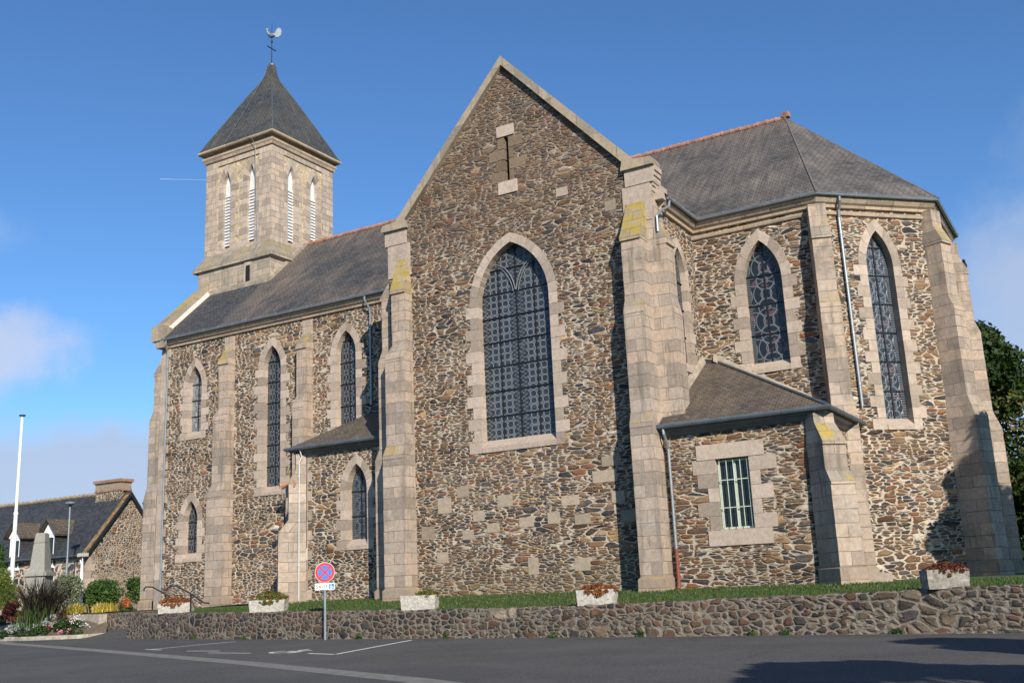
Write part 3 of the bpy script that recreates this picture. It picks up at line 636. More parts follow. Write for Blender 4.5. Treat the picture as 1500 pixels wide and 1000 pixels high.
def ridge(a, b_, n, name='ridge_tiles'):
    q = MB(); A, B = Vector(a), Vector(b_); d_ = (B - A) / n; u = d_.normalized()
    for i in range(n):
        p0, p1 = A + d_ * i, A + d_ * (i + 1); t = RG.random(); zz = RG.uniform(-.012, .012)
        q.tube([p0 + Vector((0, 0, zz)), p1 - u * .05 + Vector((0, 0, zz))], .115, 10, t=t); q.tube([p1 - u * .09 + Vector((0, 0, zz)), p1 + Vector((0, 0, zz))], .14, 10, t=t)
    return q.build(name, M['terra'], church, False)
ridge((-38.4, 42.9, RZ + .02), (-19.2, 42.9, RZ + .02), 46); ridge((-18.6, 42.9, RZ + .02), (-10.25, 42.9, RZ + .02), 20)
q = MB(); q.box(-10.42, -10.1, 42.75, 43.05, RZ + .02, RZ + .24); q.build('ridge_end', M['terra'], church)
q = MB()
for g in (g1, g2):
    q = MB(); q.tube([Vector(g) + Vector((0, 0, .0)), Vector(A0) + Vector((0, 0, -.02))], .045, 6); q.build('hip_flashing', M['hip'], church)

# west gable coping with mortar fillet
q = MB(); Fw = Fr((-43.62, 0), (-1, 0))
sec = [(36.5, 15.35), (42.9, 21.45), (49.3, 15.35), (49.3, 15.75), (42.9, 21.9), (36.5, 15.80)]
q.fprism(Fw, [(-a, z) for a, z in sec][::-1][::-1], -.58, 0, 0, None, True); q.build('gable_coping', M['coping'], church)
q = MB(); q.hexa([(-43.05, 36.6, 15.2), (-42.9, 36.6, 15.2), (-42.9, 42.9, 21.25), (-43.05, 42.9, 21.25), (-43.05, 36.6, 15.5), (-43.0, 36.6, 15.38), (-43.0, 42.9, 21.42), (-43.05, 42.9, 21.56)])
q.build('mortar_fillet', M['render'], church)

# ---- tower
tx0, tx1, ty0, ty1 = -43.9, -38.65, 40.3, 45.55
tcx, tcy = (tx0 + tx1) / 2, (ty0 + ty1) / 2
tower = None
q = MB(); bx = (-44.02, -38.42, 40.0, 45.85)
faces = [(Fr((0, bx[2]), (0, -1)), bx[0], bx[1]), (Fr((bx[1], 0), (1, 0)), bx[2], bx[3]), (Fr((0, bx[3]), (0, 1)), -bx[1], -bx[0]), (Fr((bx[0], 0), (-1, 0)), -bx[3], -bx[2])]
for F_, a, c in faces: q.face([F_.p(a, 15, 0), F_.p(c, 15, 0), F_.p(c, 20, 0), F_.p(a, 20, 0)])
tower = q.build('tower', M['ash_low'], church)
def tsub(mb, name, mat): return mb.build(name, mat if isinstance(mat, list) else M[mat], tower)
q = MB(); FT = Fr((0, 40.3), (0, -1)); FTE = Fr((tx1, 0), (1, 0))
o_holes = []
tw = []
for F_, cs in ((FT, (-42.22, -40.30)), (FTE, (41.98, 43.90)), (Fr((0, ty1), (0, 1)), (40.3, 42.22)), (Fr((tx0, 0), (-1, 0)), (-43.9, -41.98))):
    hs = [window(F_, c_, .58, 21.3, 24.95, 26.0 - .1, None, rec=.30, b=.36, tooth=.27, bh=.37, louvre=True, sill=.3, parent=church, d=-.07) for c_ in cs]
    s0 = min(cs) - 1.68; s1 = max(cs) + 1.68
    if F_ is FT: s0, s1 = tx0, tx1
    elif F_ is FTE: s0, s1 = ty0, ty1
    elif F_.n.y > .5: s0, s1 = -tx1, -tx0
    else: s0, s1 = -ty1, -ty0
    wq = MB(); wall('x', F_, [(s0, 20.7), (s1, 20.7), (s1, 26.9), (s0, 26.9)], hs, mb=wq, d=-.07); wq.build('belfry_wall', M['ochre'], tower)
    e = 0 if F_.n.y else .2; q.fbox(F_, s0 + e, s0 + .98, 20.6, 26.9, -.2, 0.0); q.fbox(F_, s1 - .98, s1 - e, 20.6, 26.9, -.2, 0.0); q.fbox(F_, s0 + .98, s1 - .98, 26.35, 26.9, -.2, -.002); q.fbox(F_, s0 + .98, s1 - .98, 20.6, 21.0, -.2, -.003)
tsub(q, 'corner_pilasters', 'ash_tower')
ring = [(tx0, ty0), (tx1, ty0), (tx1, ty1), (tx0, ty1)]
q = MB(); q.sweep([(-.1, 20.95), (0.0, 20.85), (.12, 20.62), (.46, 20.02), (.46, 19.88), (.10, 19.84), (-.1, 19.84)][::-1], ring, closed=True); tsub(q, 'weathered_string', 'ash_low')
q = MB(); q.sweep([(-.05, 26.66), (.08, 26.70), (.12, 26.84), (.18, 26.92), (.18, 27.02), (.02, 27.03), (.02, 27.22), (.36, 27.24), (.40, 27.30), (.36, 27.40), (-.05, 27.42)], ring, closed=True); tsub(q, 'tower_cornice', 'mould')
q = MB(); RR = [(27.42, 2.94), (27.95, 2.68), (29.3, 2.02), (31.1, 1.12), (32.45, .40), (33.0, .24), (33.5, .19)]
for i in range(len(RR) - 1):
    (z0, a0), (z1, a1) = RR[i], RR[i + 1]
    for k in range(4):
        c4 = [(-1, -1), (1, -1), (1, 1), (-1, 1)]; a, b_ = c4[k], c4[(k + 1) % 4]
        q.face([(tcx + a[0] * a0, tcy + a[1] * a0, z0), (tcx + b_[0] * a0, tcy + b_[1] * a0, z0), (tcx + b_[0] * a1, tcy + b_[1] * a1, z1), (tcx + a[0] * a1, tcy + a[1] * a1, z1)])
tsub(q, 'spire', 'slate_tower')
q = MB()
for a in ((1, -1), (-1, -1), (1, 1)):
    q = MB(); q.tube([(tcx + a[0] * w_, tcy + a[1] * w_, z + .01) for z, w_ in RR[:5]], .03, 6); tsub(q, 'lead_hip', 'zinc_dark')
q = MB()
q.tube([(tcx, tcy, 33.45), (tcx, tcy, 33.62)], .2, 10); tsub(q, 'finial_base', 'zinc_dark')
q = MB(); q.tube([(tcx - .1, tcy - .3, 33.3), (tcx - .35, tcy - 1.15, 31.15), (tcx - .7, tcy - 3.0, 27.5), (-40.0 + .1, 39.74, 27.42), (-39.72, 40.05, 26.8), (-39.70, 40.27, 20.9), (-39.8, 39.83, 20.0), (-39.8, 39.97, 19.7), (-39.9, 39.96, 18.1)], .016, 5); tsub(q, 'lightning_cable', 'zinc_dark')
q = MB(); q.box(-40.22, -39.9, 39.94, 40.1, 18.3, 19.55); tsub(q, 'tower_slit', 'black')
q = MB(); q.box(-40.34, -40.22, 39.955, 40.1, 18.2, 19.6, 0, .8); q.box(-39.9, -39.78, 39.955, 40.1, 18.2, 19.6, 0, .2); q.box(-40.34, -39.78, 39.955, 40.1, 19.6, 19.85, 0, .6); tsub(q, 'slit_frame', 'block')
q = MB(); q.box(-44.05, -38.38, 39.86, 40.02, 17.9, 18.62); q.hexa([(-38.45, 39.9, 18.1), (-38.28, 39.9, 18.1), (-38.28, 42.9, 21.0), (-38.45, 42.9, 21.0), (-38.45, 39.9, 18.65), (-38.3, 39.9, 18.6), (-38.3, 42.9, 21.45), (-38.45, 42.9, 21.5)]); tsub(q, 'mortar_fillet', 'flash')
# cross and weathercock
q = MB(); q.tube([(tcx, tcy, 33.5), (tcx, tcy, 36.5)], .035, 6, r1=.012); q.tube([(tcx, tcy - .38, 34.72), (tcx, tcy + .38, 34.72)], .032, 6)
q.ell((tcx, tcy, 35.2), (.06, .06, .12)); wc = q.build('spire_cross', M['iron'], church)
q = MB(); Fk = Fr((tcx, tcy), (.502, -.865))
q.ell((tcx + .0, tcy, 35.62), (.26, .14, .15)); q.tube([Fk.p(-.14, 35.66), Fk.p(-.28, 35.85), Fk.p(-.30, 36.0)], .11, 8, r1=.05); q.ell(Fk.p(-.31, 36.02), (.075, .075, .07))
q.fprism(Fk, [(-.42, 36.0), (-.34, 35.98), (-.34, 36.04)], -.02, .02, 0, None, True); q.fprism(Fk, [(-.36, 36.06), (-.22, 36.05), (-.22, 36.13), (-.28, 36.1), (-.32, 36.16)], -.02, .02, 0, None, True)
q.fprism(Fk, [(.10, 35.62), (.22, 35.5), (.42, 35.48), (.56, 35.6), (.62, 35.85), (.55, 36.08), (.40, 36.12), (.28, 36.0), (.2, 35.8)], -.03, .03, 0, None, True)
q.build('weathercock', M['galv'], church)

# ---- sacristy
q1 = [(-11.42, 3.02), (-10.28, 3.02), (-10.28, 5.30), (-11.42, 5.30)]
wall('sacristy_wall', FSS, [(-13.2, .8), (-7.85, .8), (-7.85, 6.5), (-13.2, 6.5)], [q1], 'rub_sac')
q2 = [(34.62, 4.35), (34.98, 4.35), (34.98, 4.75), (34.62, 4.75)]
wall('sacristy_wall', FSE, [(32.7, .8), (37.3, .8), (37.3, 6.5), (32.7, 6.5)], [q2], 'rub_choir')
q = MB(); q.fbox(FSS, -12.05, -9.75, 5.32, 5.82, -.25, .03, 0, .75); q.fbox(FSS, -11.85, -9.72, 2.5, 3.0, -.25, .05, 0, .6)
for i in range(5):
    z = 3.01 + i * .46; a, c = ((.35, .75), (.72, .3), (.32, .72), (.66, .34), (.80, .9))[i]
    q.fbox(FSS, -11.42 - a, -11.42, z, z + .45, -.25, .02, 0, RG.random()); q.fbox(FSS, -10.28, -10.28 + c, z, z + .45, -.25, .02, 0, RG.random())
sw = q.build('sacristy_window', M['block'], church)
q = MB(); q.fbox(FSS, -11.42, -10.28, 3.0, 5.32, -.30, -.25); q.build('pane', M['darkglass'], sw)
q = MB()
for s0, s1 in ((-11.42, -11.35), (-10.89, -10.81), (-10.35, -10.28)): q.fbox(FSS, s0, s1, 3.05, 5.3, -.25, -.19)
for z in (3.02, 5.22): q.fbox(FSS, -11.41, -10.29, z, z + .07, -.25, -.195)
q.build('casement', M['verdigris'], sw)
q = MB()
for k in range(5): x = -11.32 + k * .235; q.tube([FSS.p(x, 3.0, -.08), FSS.p(x, 5.32, -.08)], .014, 6)
for z in (3.7, 4.6): q.fbox(FSS, -11.42, -10.28, z, z + .03, -.10, -.08)
q.build('window_bars', M['verdigris'], sw)
q = MB(); q.fbox(FSE, 34.2, 35.3, 3.5, 5.4, -.2, .012, 0, .5); q.build('vent_surround', M['block'], church); q = MB(); q.fbox(FSE, 34.62, 34.98, 4.35, 4.75, -.2, .016); q.build('vent', M['black'], church)
Fd = Fr((-7.85, 32.7), (r2, -r2))
buttress(Fd, [(.85, -.48, .48, .92), (1.62, -.48, .48, .92), (1.66, -.42, .42, .86), (4.1, -.42, .42, .86), (4.12, -.42, .42, .90), (4.2, -.42, .42, .88), (4.62, -.40, .40, .62), (5.35, -.40, .40, .62), (5.36, -.42, .42, .68), (5.45, -.42, .42, .68), (6.1, -.36, .36, .22), (6.4, -.36, .36, .2)], bw=.9, back=-.3)
q = MB()
for i in range(13): w_ = .35 + (.2 if i % 2 else 0); z = .9 + i * .42; q.fbox(FSE, 37.1 - w_, 37.1, z, z + .42, -.1, .02 + .002 * (i % 3), 0, RG.random())
q.build('quoins', M['block'], church)
ez = 6.58; gs = (-13.25, 32.32, ez); ge = (-7.47, 32.32, ez); gn = (-7.47, 37.6, ez); pk = (-12.55, 37.05, 9.5)
roof('sacristy_roof', [[gs, ge, pk, (-13.25, 37.05, 9.5)], [ge, gn, (-7.47 - .6, 37.6, 7.0), pk]], 'slate_annex')
q = MB(); q.tube([Vector(ge) + Vector((0, 0, .03)), Vector(pk) + Vector((0, 0, .03))], .05, 6); q.build('hip_flashing', M['zinc_dark'], church)
q = MB(); q.hexa([(-13.08, 33.9, 7.55), (-12.93, 33.9, 7.55), (-12.93, 37.0, 9.5), (-13.08, 37.0, 9.5), (-13.08, 33.9, 7.95), (-12.98, 33.9, 7.75), (-12.98, 37.0, 9.68), (-13.08, 37.0, 9.9)])
q.hexa([(-12.6, 36.86, 9.5), (-8.3, 36.86, 6.9), (-8.3, 37.05, 6.9), (-12.6, 37.05, 9.5), (-12.6, 36.92, 9.66), (-8.3, 36.92, 7.2), (-8.3, 37.05, 7.35), (-12.6, 37.05, 9.9)])
q.build('mortar_fillet', M['flash'], church)
acor = [(0, 6.22), (.10, 6.28), (.16, 6.38), (.28, 6.42), (.30, 6.52), (0, 6.52)]
q = MB(); q.sweep(acor, [(-13.25, 32.7), (-7.85, 32.7), (-7.85, 37.3)]); q.build('eaves_board', M['zinc_dark'], church)
gutter([(-13.4, 32.7), (-7.85, 32.7), (-7.85, 37.35)], .40, 6.55, 'zinc_dark', .085)
q = MB(); q.box(.0 - 13.6, -12.95, 32.2, 32.36, 6.5, 6.62); q.build('gutter_end', M['zinc_dark'], church)
q = MB(); q.box(-7.75, -6.6, 33.6, 34.5, .9, 1.42, 0, .6); q.build('doorstep', M['block'], church)

# ---- side chapel
hc = window(FCS, -27.98, 1.1, 3.75, 5.85, 6.92, 'gl_petal', b=.34, tooth=.24, rec=.36)
wall('chapel_wall', FCS, [(-31.25, .8), (-24.9, .8), (-24.9, 7.8), (-31.25, 7.8)], [hc], 'rub_nave')
wall('chapel_wall', FCW, [(-37.0, .8), (-34.45, .8), (-34.45, 7.8), (-37.0, 7.8)], (), 'rub_nave')
q = MB()
for i in range(16): w_ = .55 + (.22 if i % 2 else 0); z = .9 + i * .42; q.fbox(FCS, -31.25, -31.25 + w_, z + .007, z + .413, -.1, .02, 0, RG.random())
q.build('quoins', M['block'], church)
buttress(Fr((-31.25, 34.45), (-r2, -r2)), [(.85, -.46, .46, .95), (1.6, -.46, .46, .95), (1.66, -.4, .4, .88), (4.2, -.4, .4, .88), (4.75, -.4, .4, .45), (6.3, -.38, .38, .45), (6.9, -.36, .36, .15), (7.6, -.36, .36, .15)], back=-.3)
ez = 7.86; a_ = (-31.68, 34.05, ez); b_ = (-24.9, 34.05, ez); c_ = (-31.68, 37.0, ez)
roof('chapel_roof', [[a_, b_, (-24.9, 37.0, 9.6), (-29.1, 37.0, 9.6)], [c_, a_, (-29.1, 37.0, 9.6)]], 'slate_annex')
q = MB(); q.sweep([(o, z + 1.3) for o, z in acor], [(-31.25, 37), (-31.25, 34.45), (-25.0, 34.45)]); q.build('eaves_board', M['zinc_dark'], church)
gutter([(-31.25, 37), (-31.25, 34.45), (-25.0, 34.45)], .40, 7.84, 'zinc_dark', .085)

# ---- rainwater pipes
def pipe(pts, mat='zinc', r=.05, name='downpipe', coll=True):
    q = MB(); q.tube(pts, r, 8)
    if coll:
        A, B = Vector(pts[-2]), Vector(pts[-1]); L = (B - A).length; k = .6
        while k < L: c0 = A + (B - A) * (k / L); u = (B - A).normalized() * .03; q.tube([c0 - u, c0 + u], r + .014, 8); k += 1.9
    return q.build(name, M[mat], church, True)
pipe([(-42.6, 36.6, 15.05), (-42.62, 36.6, 14.85), (-42.72, 36.82, 14.5), (-42.72, 36.86, 14.2), (-42.72, 36.86, 1.45)])
pipe([(-29.15, 36.6, 15.05), (-29.15, 36.6, 14.85), (-29.05, 36.82, 14.5), (-29.05, 36.88, 14.2), (-29.05, 36.88, 9.9)])
pipe([(-12.65, 33.8, 15.05), (-12.66, 33.7, 14.8), (-12.8, 33.35, 14.6), (-12.9, 33.05, 14.3), (-12.9, 33.04, 13.7)], coll=False)
def ff(s_, z, d_): v = FF.p(s_, z, d_); return (v.x, v.y, v.z)
pipe([ff(.80, 15.05, .40), ff(.82, 14.9, .38), ff(.86, 14.6, .18), ff(.87, 14.3, .12), ff(.87, 7.2, .12)], r=.055)
pipe([(-13.02, 32.32, 6.5), (-13.0, 32.32, 6.3), (-12.98, 32.5, 6.0), (-12.98, 32.58, 5.8), (-12.98, 32.58, 2.45)])
pipe([(-12.98, 32.58, 2.5), (-12.98, 32.58, 1.35), (-12.98, 32.50, 1.2)], 'redpipe', .062, 'cast_iron_pipe', False)
pipe([(-30.85, 34.06, 7.8), (-30.85, 34.2, 7.45), (-30.88, 34.07, 7.2), (-30.88, 34.07, 1.3)], 'galvlight', .028)
pipe([(-7.74, 36.2, 6.3), (-7.74, 36.35, 5.6), (-7.74, 36.4, 1.3)], 'galvlight', .035)
q = MB(); q.tube([(-30.75, 34.42, 7.5), (-30.75, 34.42, 3.5)], .012, 5); q.build('cable', M['iron'], church)
q = MB(); p0 = Vector((-31.25, 34.2, 6.30)); q.tube([p0, p0 + Vector((.05, -.22, 0))], .06, 8, r1=.19); q.tube([p0 + Vector((-.25, 0, .1)), p0 + Vector((-.62, -.2, -.05))], .05, 8, r1=.17); q.build('horn_speaker', plain('horn_tan', (.32, .17, .09), .5), church)
q = MB(); q.fbox(FCS, -30.98, -30.72, 3.0, 3.5, .02, .045, 0); nq = q.build('notice_plate', plain('notice_cream', (.62, .56, .42), .5, var=.08), church)
q = MB(); q.fprism(Fr((-30.85, 34.45), (0, -1)), [(-.07, 3.3), (.07, 3.3), (0, 3.42)], .045, .049); q.build('warning_triangle', plain('notice_yellow', (.65, .45, .12), .5, var=.05), nq)
q = MB(); pts = [(-24.96 + .0, 32.0 + .0, 0)]
c_ = Vector((-24.97, 32.6, 2.4)); q.tube([c_ + Vector((-.04, .16 * math.cos(t), .42 * math.sin(t))) for t in [k * math.pi / 8 for k in range(17)]], .025, 5, cap=False); q.build('cable_coil', M['iron'], church)
#%%ENV
# ================================================================== GROUND
def pl(pts, t):
    """point at fraction t (by index) of a polyline"""
    i = min(int(t), len(pts) - 2); f = t - i; return [a + (b - a) * f for a, b in zip(pts[i], pts[i + 1])]
WALL = [(-39.1, 31.95, 1.10), (-35.5, 31.0, 1.06), (-32.0, 30.1, 1.03), (-28.2, 29.4, 1.0), (-24.8, 28.85, .97), (-20.5, 28.3, .93), (-16.7, 27.9, .90), (-13.8, 27.55, .91), (-11.3, 27.35, .94), (-6.7, 27.1, 1.0), (-4.0, 26.8, 1.05), (-1.6, 26.3, 1.10), (1.5, 26.0, 1.15), (6, 25.8, 1.2)]
def asphalt():
    b = NB('asphalt'); ob = b.obj(); n = b.noise(ob, .35, 4, .6); f = b.noise(ob, 28, 4, .85); g = b.n('TexVoronoi'); b.l(ob, g.inputs['Vector']); g.inputs['Scale'].default_value = 45
    c = b.ramp(n, [(.3, (.050, .050, .050)), (.7, (.074, .072, .070))]); c = b.mix(1, c, b.ramp(f, [(.3, (.5, .5, .5)), (.7, (1.7, 1.65, 1.6))]), 'MULTIPLY')
    sc = b.n('SeparateColor'); b.l(g.outputs['Color'], sc.inputs[0]); c = b.mix(b.mr(sc.outputs[0], .86, .9, 0, .45), c, (.19, .18, .165))
    c = b.mix(b.mr(b.noise(b.vm('MULTIPLY', ob, (.5, 2.2, 1)), .9, 5, .7), .60, .68, 0, .35), c, (.045, .045, .047))
    c = b.mix(b.mr(b.noise(ob, 1.4, 6, .7), .66, .72, 0, .35), c, (.13, .12, .105))
    wv = b.vm('ADD', ob, b.vm('MULTIPLY', b.noise(ob, 1.1, 5, .7, True), (1.3, 1.3, 0))); k = b.n('TexVoronoi', voronoi_dimensions='2D', feature='DISTANCE_TO_EDGE'); b.l(wv, k.inputs['Vector']); k.inputs['Scale'].default_value = .22
    c = b.mix(b.math('MULTIPLY', b.mr(k.outputs['Distance'], .001, .005, .75, 0), b.mr(b.noise(ob, .3, 2), .48, .55)), c, (.018, .018, .02))
    pt = b.n('TexVoronoi', voronoi_dimensions='2D'); b.l(ob, pt.inputs['Vector']); pt.inputs['Scale'].default_value = .17; ps = b.n('SeparateColor'); b.l(pt.outputs['Color'], ps.inputs[0]); c = b.mix(b.mr(ps.outputs[0], .78, .79, 0, .25), c, (.05, .05, .052))
    return b.done(c, .9, b.bump(b.math('ADD', f, g.outputs['Distance']), .6, .012), spec=.3)
def worn_paint():
    b = NB('road_paint'); ob = b.obj(); n = b.noise(ob, 14, 6, .75); c = b.mix(b.mr(n, .34, .50), (.09, .09, .09), (.66, .65, .62)); return b.done(c, .8, b.bump(n, .3, .01))
def soil_mat():
    b = NB('earth'); ob = b.obj(); n = b.noise(ob, 2.5, 6, .7); return b.done(b.ramp(n, [(.3, (.06, .045, .03)), (.7, (.14, .11, .075))]), .95, b.bump(n, .8, .05))
def turf_mat():
    b = NB('turf'); ob = b.obj(); n = b.noise(ob, 1.2, 6, .7); f = b.noise(ob, 30, 3, .7); c = b.ramp(n, [(.3, (.028, .060, .014)), (.55, (.045, .085, .020)), (.75, (.085, .10, .032))])
    return b.done(b.mix(1, c, b.ramp(f, [(.3, (.6, .6, .6)), (.7, (1.4, 1.4, 1.3))]), 'MULTIPLY'), .95, b.bump(f, 1, .04))
M['asphalt'] = asphalt(); M['paint'] = worn_paint(); M['soil'] = soil_mat(); M['turf'] = turf_mat()
q = MB(); R_ = 2500
q.face([(-R_, -R_, -.06), (R_, -R_, -.06), (R_, R_, -.06), (-R_, R_, -.06)]); tag(q.build('ground', M['turf']), kind='structure')
q = MB(); xs = [-90, -60, -50, -44.5, -43.0, -41, -39.3] + [w[0] for w in WALL[1:]]; 
yf = lambda x: np.interp(x, [-90, -44, -39.3] + [w[0] for w in WALL[1:]], [40, 37, 32.0] + [w[1] + .05 for w in WALL[1:]])
for a, c in zip(xs[:-1], xs[1:]): q.face([(a, -25, 0), (c, -25, 0), (c, float(yf(c)), 0), (a, float(yf(a)), 0)])
tag(q.build('road', M['asphalt']), kind='structure')
# passage rising between the garden bed and the terrace wall
q = MB(); q.face([(-44.6, 33.4, .004), (-38.9, 32.1, .004), (-38.4, 35.0, .42), (-45.0, 36.2, .45)]); q.face([(-45.0, 36.2, .45), (-39.0, 34.2, .42), (-38.0, 38, .9), (-45.5, 38, .9)]); tag(q.build('path', M['asphalt']), kind='structure')
# pale worn strip along the old gutter line, painted bay lines
def strip(pts, w, z, mat, name, kind='structure'):
    q = MB(); P = [Vector((a, b_, 0)) for a, b_ in pts]
    L = []; 
    for i, p in enumerate(P):
        d_ = (P[min(i + 1, len(P) - 1)] - P[max(i - 1, 0)]).normalized(); n_ = Vector((-d_.y, d_.x, 0)) * w / 2; L.append((p - n_, p + n_))
    for (a, b_), (c, e) in zip(L[:-1], L[1:]): q.face([(a.x, a.y, z), (c.x, c.y, z), (e.x, e.y, z), (b_.x, b_.y, z)])
    return tag(q.build(name, M[mat]), kind=kind)
M['strip'] = plain('worn_concrete_channel', (.155, .145, .13), .9, var=.3, vs=3)
strip([(-62, 41.5), (-47.7, 31.5), (-44, 29.6), (-36.5, 26.6), (-27.3, 22.75), (-19, 19.2), (-11.6, 15.75), (-4, 11.5), (2, 8)], .62, .004, 'strip', 'drainage_channel')
for pts, w in (([(-29.0, 24.75), (-28.89, 28.5)], .13), ([(-29.3, 24.75), (-28.1, 24.4)], .12), ([(-26.2, 23.75), (-24.6, 23.6)], .12), ([(-24.3, 22.85), (-22.3, 22.6)], .11), ([(-19.86, 22.3), (-18.5, 21.86)], .13), ([(-18.55, 21.86), (-20.25, 27.6)], .13)):
    strip(pts, w, .0045, 'paint', 'bay_marking')
q = MB(); cx_, cy_ = -21.3, 23.0   # wheelchair symbol painted on the bay
for k in range(14):
    a0, a1 = 2 * math.pi * k / 20 + 2.4, 2 * math.pi * (k + 1) / 20 + 2.4
    q.face([(cx_ + .52 * math.cos(a0), cy_ + .52 * math.sin(a0), .0045), (cx_ + .52 * math.cos(a1), cy_ + .52 * math.sin(a1), .0045), (cx_ + .38 * math.cos(a1), cy_ + .38 * math.sin(a1), .0045), (cx_ + .38 * math.cos(a0), cy_ + .38 * math.sin(a0), .0045)])
for x0, x1, y0, y1 in ((-.08, .08, .0, .95), (-.08, .62, .32, .46), (.08, .62, -.02, .12), (.5, .64, -.55, .12)): q.face([(cx_ + x0, cy_ + y0, .005), (cx_ + x1, cy_ + y0, .005), (cx_ + x1, cy_ + y1, .005), (cx_ + x0, cy_ + y1, .005)])
tag(q.build('bay_symbol', M['paint']), kind='structure')

M['grit'] = plain('grit', (.10, .092, .078), .95, var=.6, vs=9, bs=.8)
strip([(w[0], w[1] - .10) for w in WALL], .30, .006, 'grit', 'grit_edge')
# churchyard terrace behind the wall
def terr_z(x, y):
    w = np.array(WALL); yw = np.interp(x, w[:, 0], w[:, 1]); zw = np.interp(x, w[:, 0], w[:, 2]) - .05; zc = np.interp(x, [-40, -25, -14, -5], [1.22, 1.27, 1.18, 1.14])
    return zw + (zc - zw) * np.clip((y - yw - .4) / 4.0, 0, 1)
q = MB(); xs = np.linspace(-39.0, 6, 61); offs = [.3, .8, 1.6, 2.6, 3.6, 5, 12, 40]; wy = [float(np.interp(x, [w[0] for w in WALL], [w[1] for w in WALL])) for x in xs]
for i in range(60):
    for a, c in zip(offs[:-1], offs[1:]):
        pts = [(xs[i], wy[i] + a), (xs[i + 1], wy[i + 1] + a), (xs[i + 1], wy[i + 1] + c), (xs[i], wy[i] + c)]
        q.face([(x + (max(0, -38.0 - x) * 1.2 if y - wy[i] > 1.2 else 0), y, float(terr_z(x, y))) for x, y in pts])
tag(q.build('churchyard_lawn', M['turf']), kind='structure')
q = MB()
for a, c in zip(np.linspace(-37.5, -33.2, 9)[:-1], np.linspace(-37.5, -33.2, 9)[1:]):
    q.face([(a, 34.9, 1.24), (c, 34.6, 1.25), (c, 37, 1.262), (a, 37, 1.262)])
tag(q.build('path', M['strip']), kind='structure')
q = MB(); q.face([(-120, 37.8, 1.15), (-37.5, 36.4, 1.15), (-37, 60, 1.2), (-120, 60, 1.2)]); q.face([(-49, 35.8, 1.06), (-44.0, 35.55, 1.06), (-37.9, 34.8, 1.10), (-37.9, 36.5, 1.18), (-49, 38.5, 1.155)])
tag(q.build('garden_soil', M['soil']), kind='structure')
# grass blades
rng = np.random.default_rng(5); n = 52000; x = rng.uniform(-38.8, 5, n); wa = np.array(WALL); yw = np.interp(x, wa[:, 0], wa[:, 1]); y = yw + .42 + 5.0 * rng.beta(1.0, 1.3, n)
keep = ~(((x < -33.8) & (y > 33.2))); x, y = x[keep], y[keep]; n = len(x); z = terr_z(x, y); h = rng.uniform(.03, .085, n); ang = rng.uniform(0, 6.28, n); wd = .010 + rng.uniform(0, .012, n)
V = np.zeros((n, 3, 3)); V[:, 0] = np.c_[x - np.cos(ang) * wd, y - np.sin(ang) * wd, z - .01]; V[:, 1] = np.c_[x + np.cos(ang) * wd, y + np.sin(ang) * wd, z - .01]; V[:, 2] = np.c_[x + rng.normal(0, .03, n), y + rng.normal(0, .03, n), z + h]
M['grass'] = leaves('grass_blades', [(0, (.028, .07, .012)), (.5, (.045, .09, .018)), (.8, (.09, .12, .03)), (1, (.22, .18, .08))], .3)
tag(np_mesh('grass', V.reshape(-1, 3), 3, M['grass'], rng.random(n)), 'short green lawn grass on the terrace below the church walls', 'grass', kind='stuff')

# boundary wall
q = MB(); L = 0; prev = None; sub = []
for i in range(len(WALL) - 1):
    for k in range(10): sub.append(pl(WALL, i + k / 10))
sub.append(list(WALL[-1])); RW = random.Random(9)
sub = [(x_, y_, z_ + RW.uniform(-.022, .022)) for x_, y_, z_ in sub]; TH = .46; acc = [0]
for a, c in zip(sub[:-1], sub[1:]): acc.append(acc[-1] + math.hypot(c[0] - a[0], c[1] - a[1]))
for i in range(len(sub) - 1):
    (x0, y0, z0), (x1, y1, z1) = sub[i], sub[i + 1]; u0, u1 = acc[i], acc[i + 1]
    q.face([(x0, y0, -.1), (x1, y1, -.1), (x1, y1 + .05, z1 - .04), (x0, y0 + .05, z0 - .04)], 0, [(u0, -.1), (u1, -.1), (u1, z1), (u0, z0)])
    q.face([(x0, y0 + .05, z0 - .04), (x1, y1 + .05, z1 - .04), (x1, y1 + .11, z1), (x0, y0 + .11, z0)], 0, [(u0, z0), (u1, z1), (u1, z1 + .08), (u0, z0 + .08)])
    q.face([(x0, y0 + .11, z0), (x1, y1 + .11, z1), (x1, y1 + TH, z1 - .02), (x0, y0 + TH, z0 - .02)], 0, [(u0, 5), (u1, 5), (u1, 5.4), (u0, 5.4)])
    q.face([(x1, y1 + TH, -.1), (x0, y0 + TH, -.1), (x0, y0 + TH, z0 - .02), (x1, y1 + TH, z1 - .02)], 0)
x0, y0, z0 = sub[0]; q.face([(x0, y0 + TH, -.1), (x0, y0, -.1), (x0, y0 + .05, z0 - .04), (x0, y0 + .11, z0), (x0, y0 + TH, z0)]); x0, y0 = x0 + .002, y0 + .2
q.hexa([(x0, y0, -.1), (x0 + .45, y0, -.1), (x0 + 1.9, 35.5, -.1), (x0 + 1.45, 35.5, -.1), (x0, y0, 1.09), (x0 + .45, y0, 1.09), (x0 + 1.9, 35.5, 1.15), (x0 + 1.45, 35.5, 1.15)])
tag(q.build('boundary_wall', M['rub_wall']), 'long low retaining wall of dark rounded field stones in front of the church lawn', 'wall')

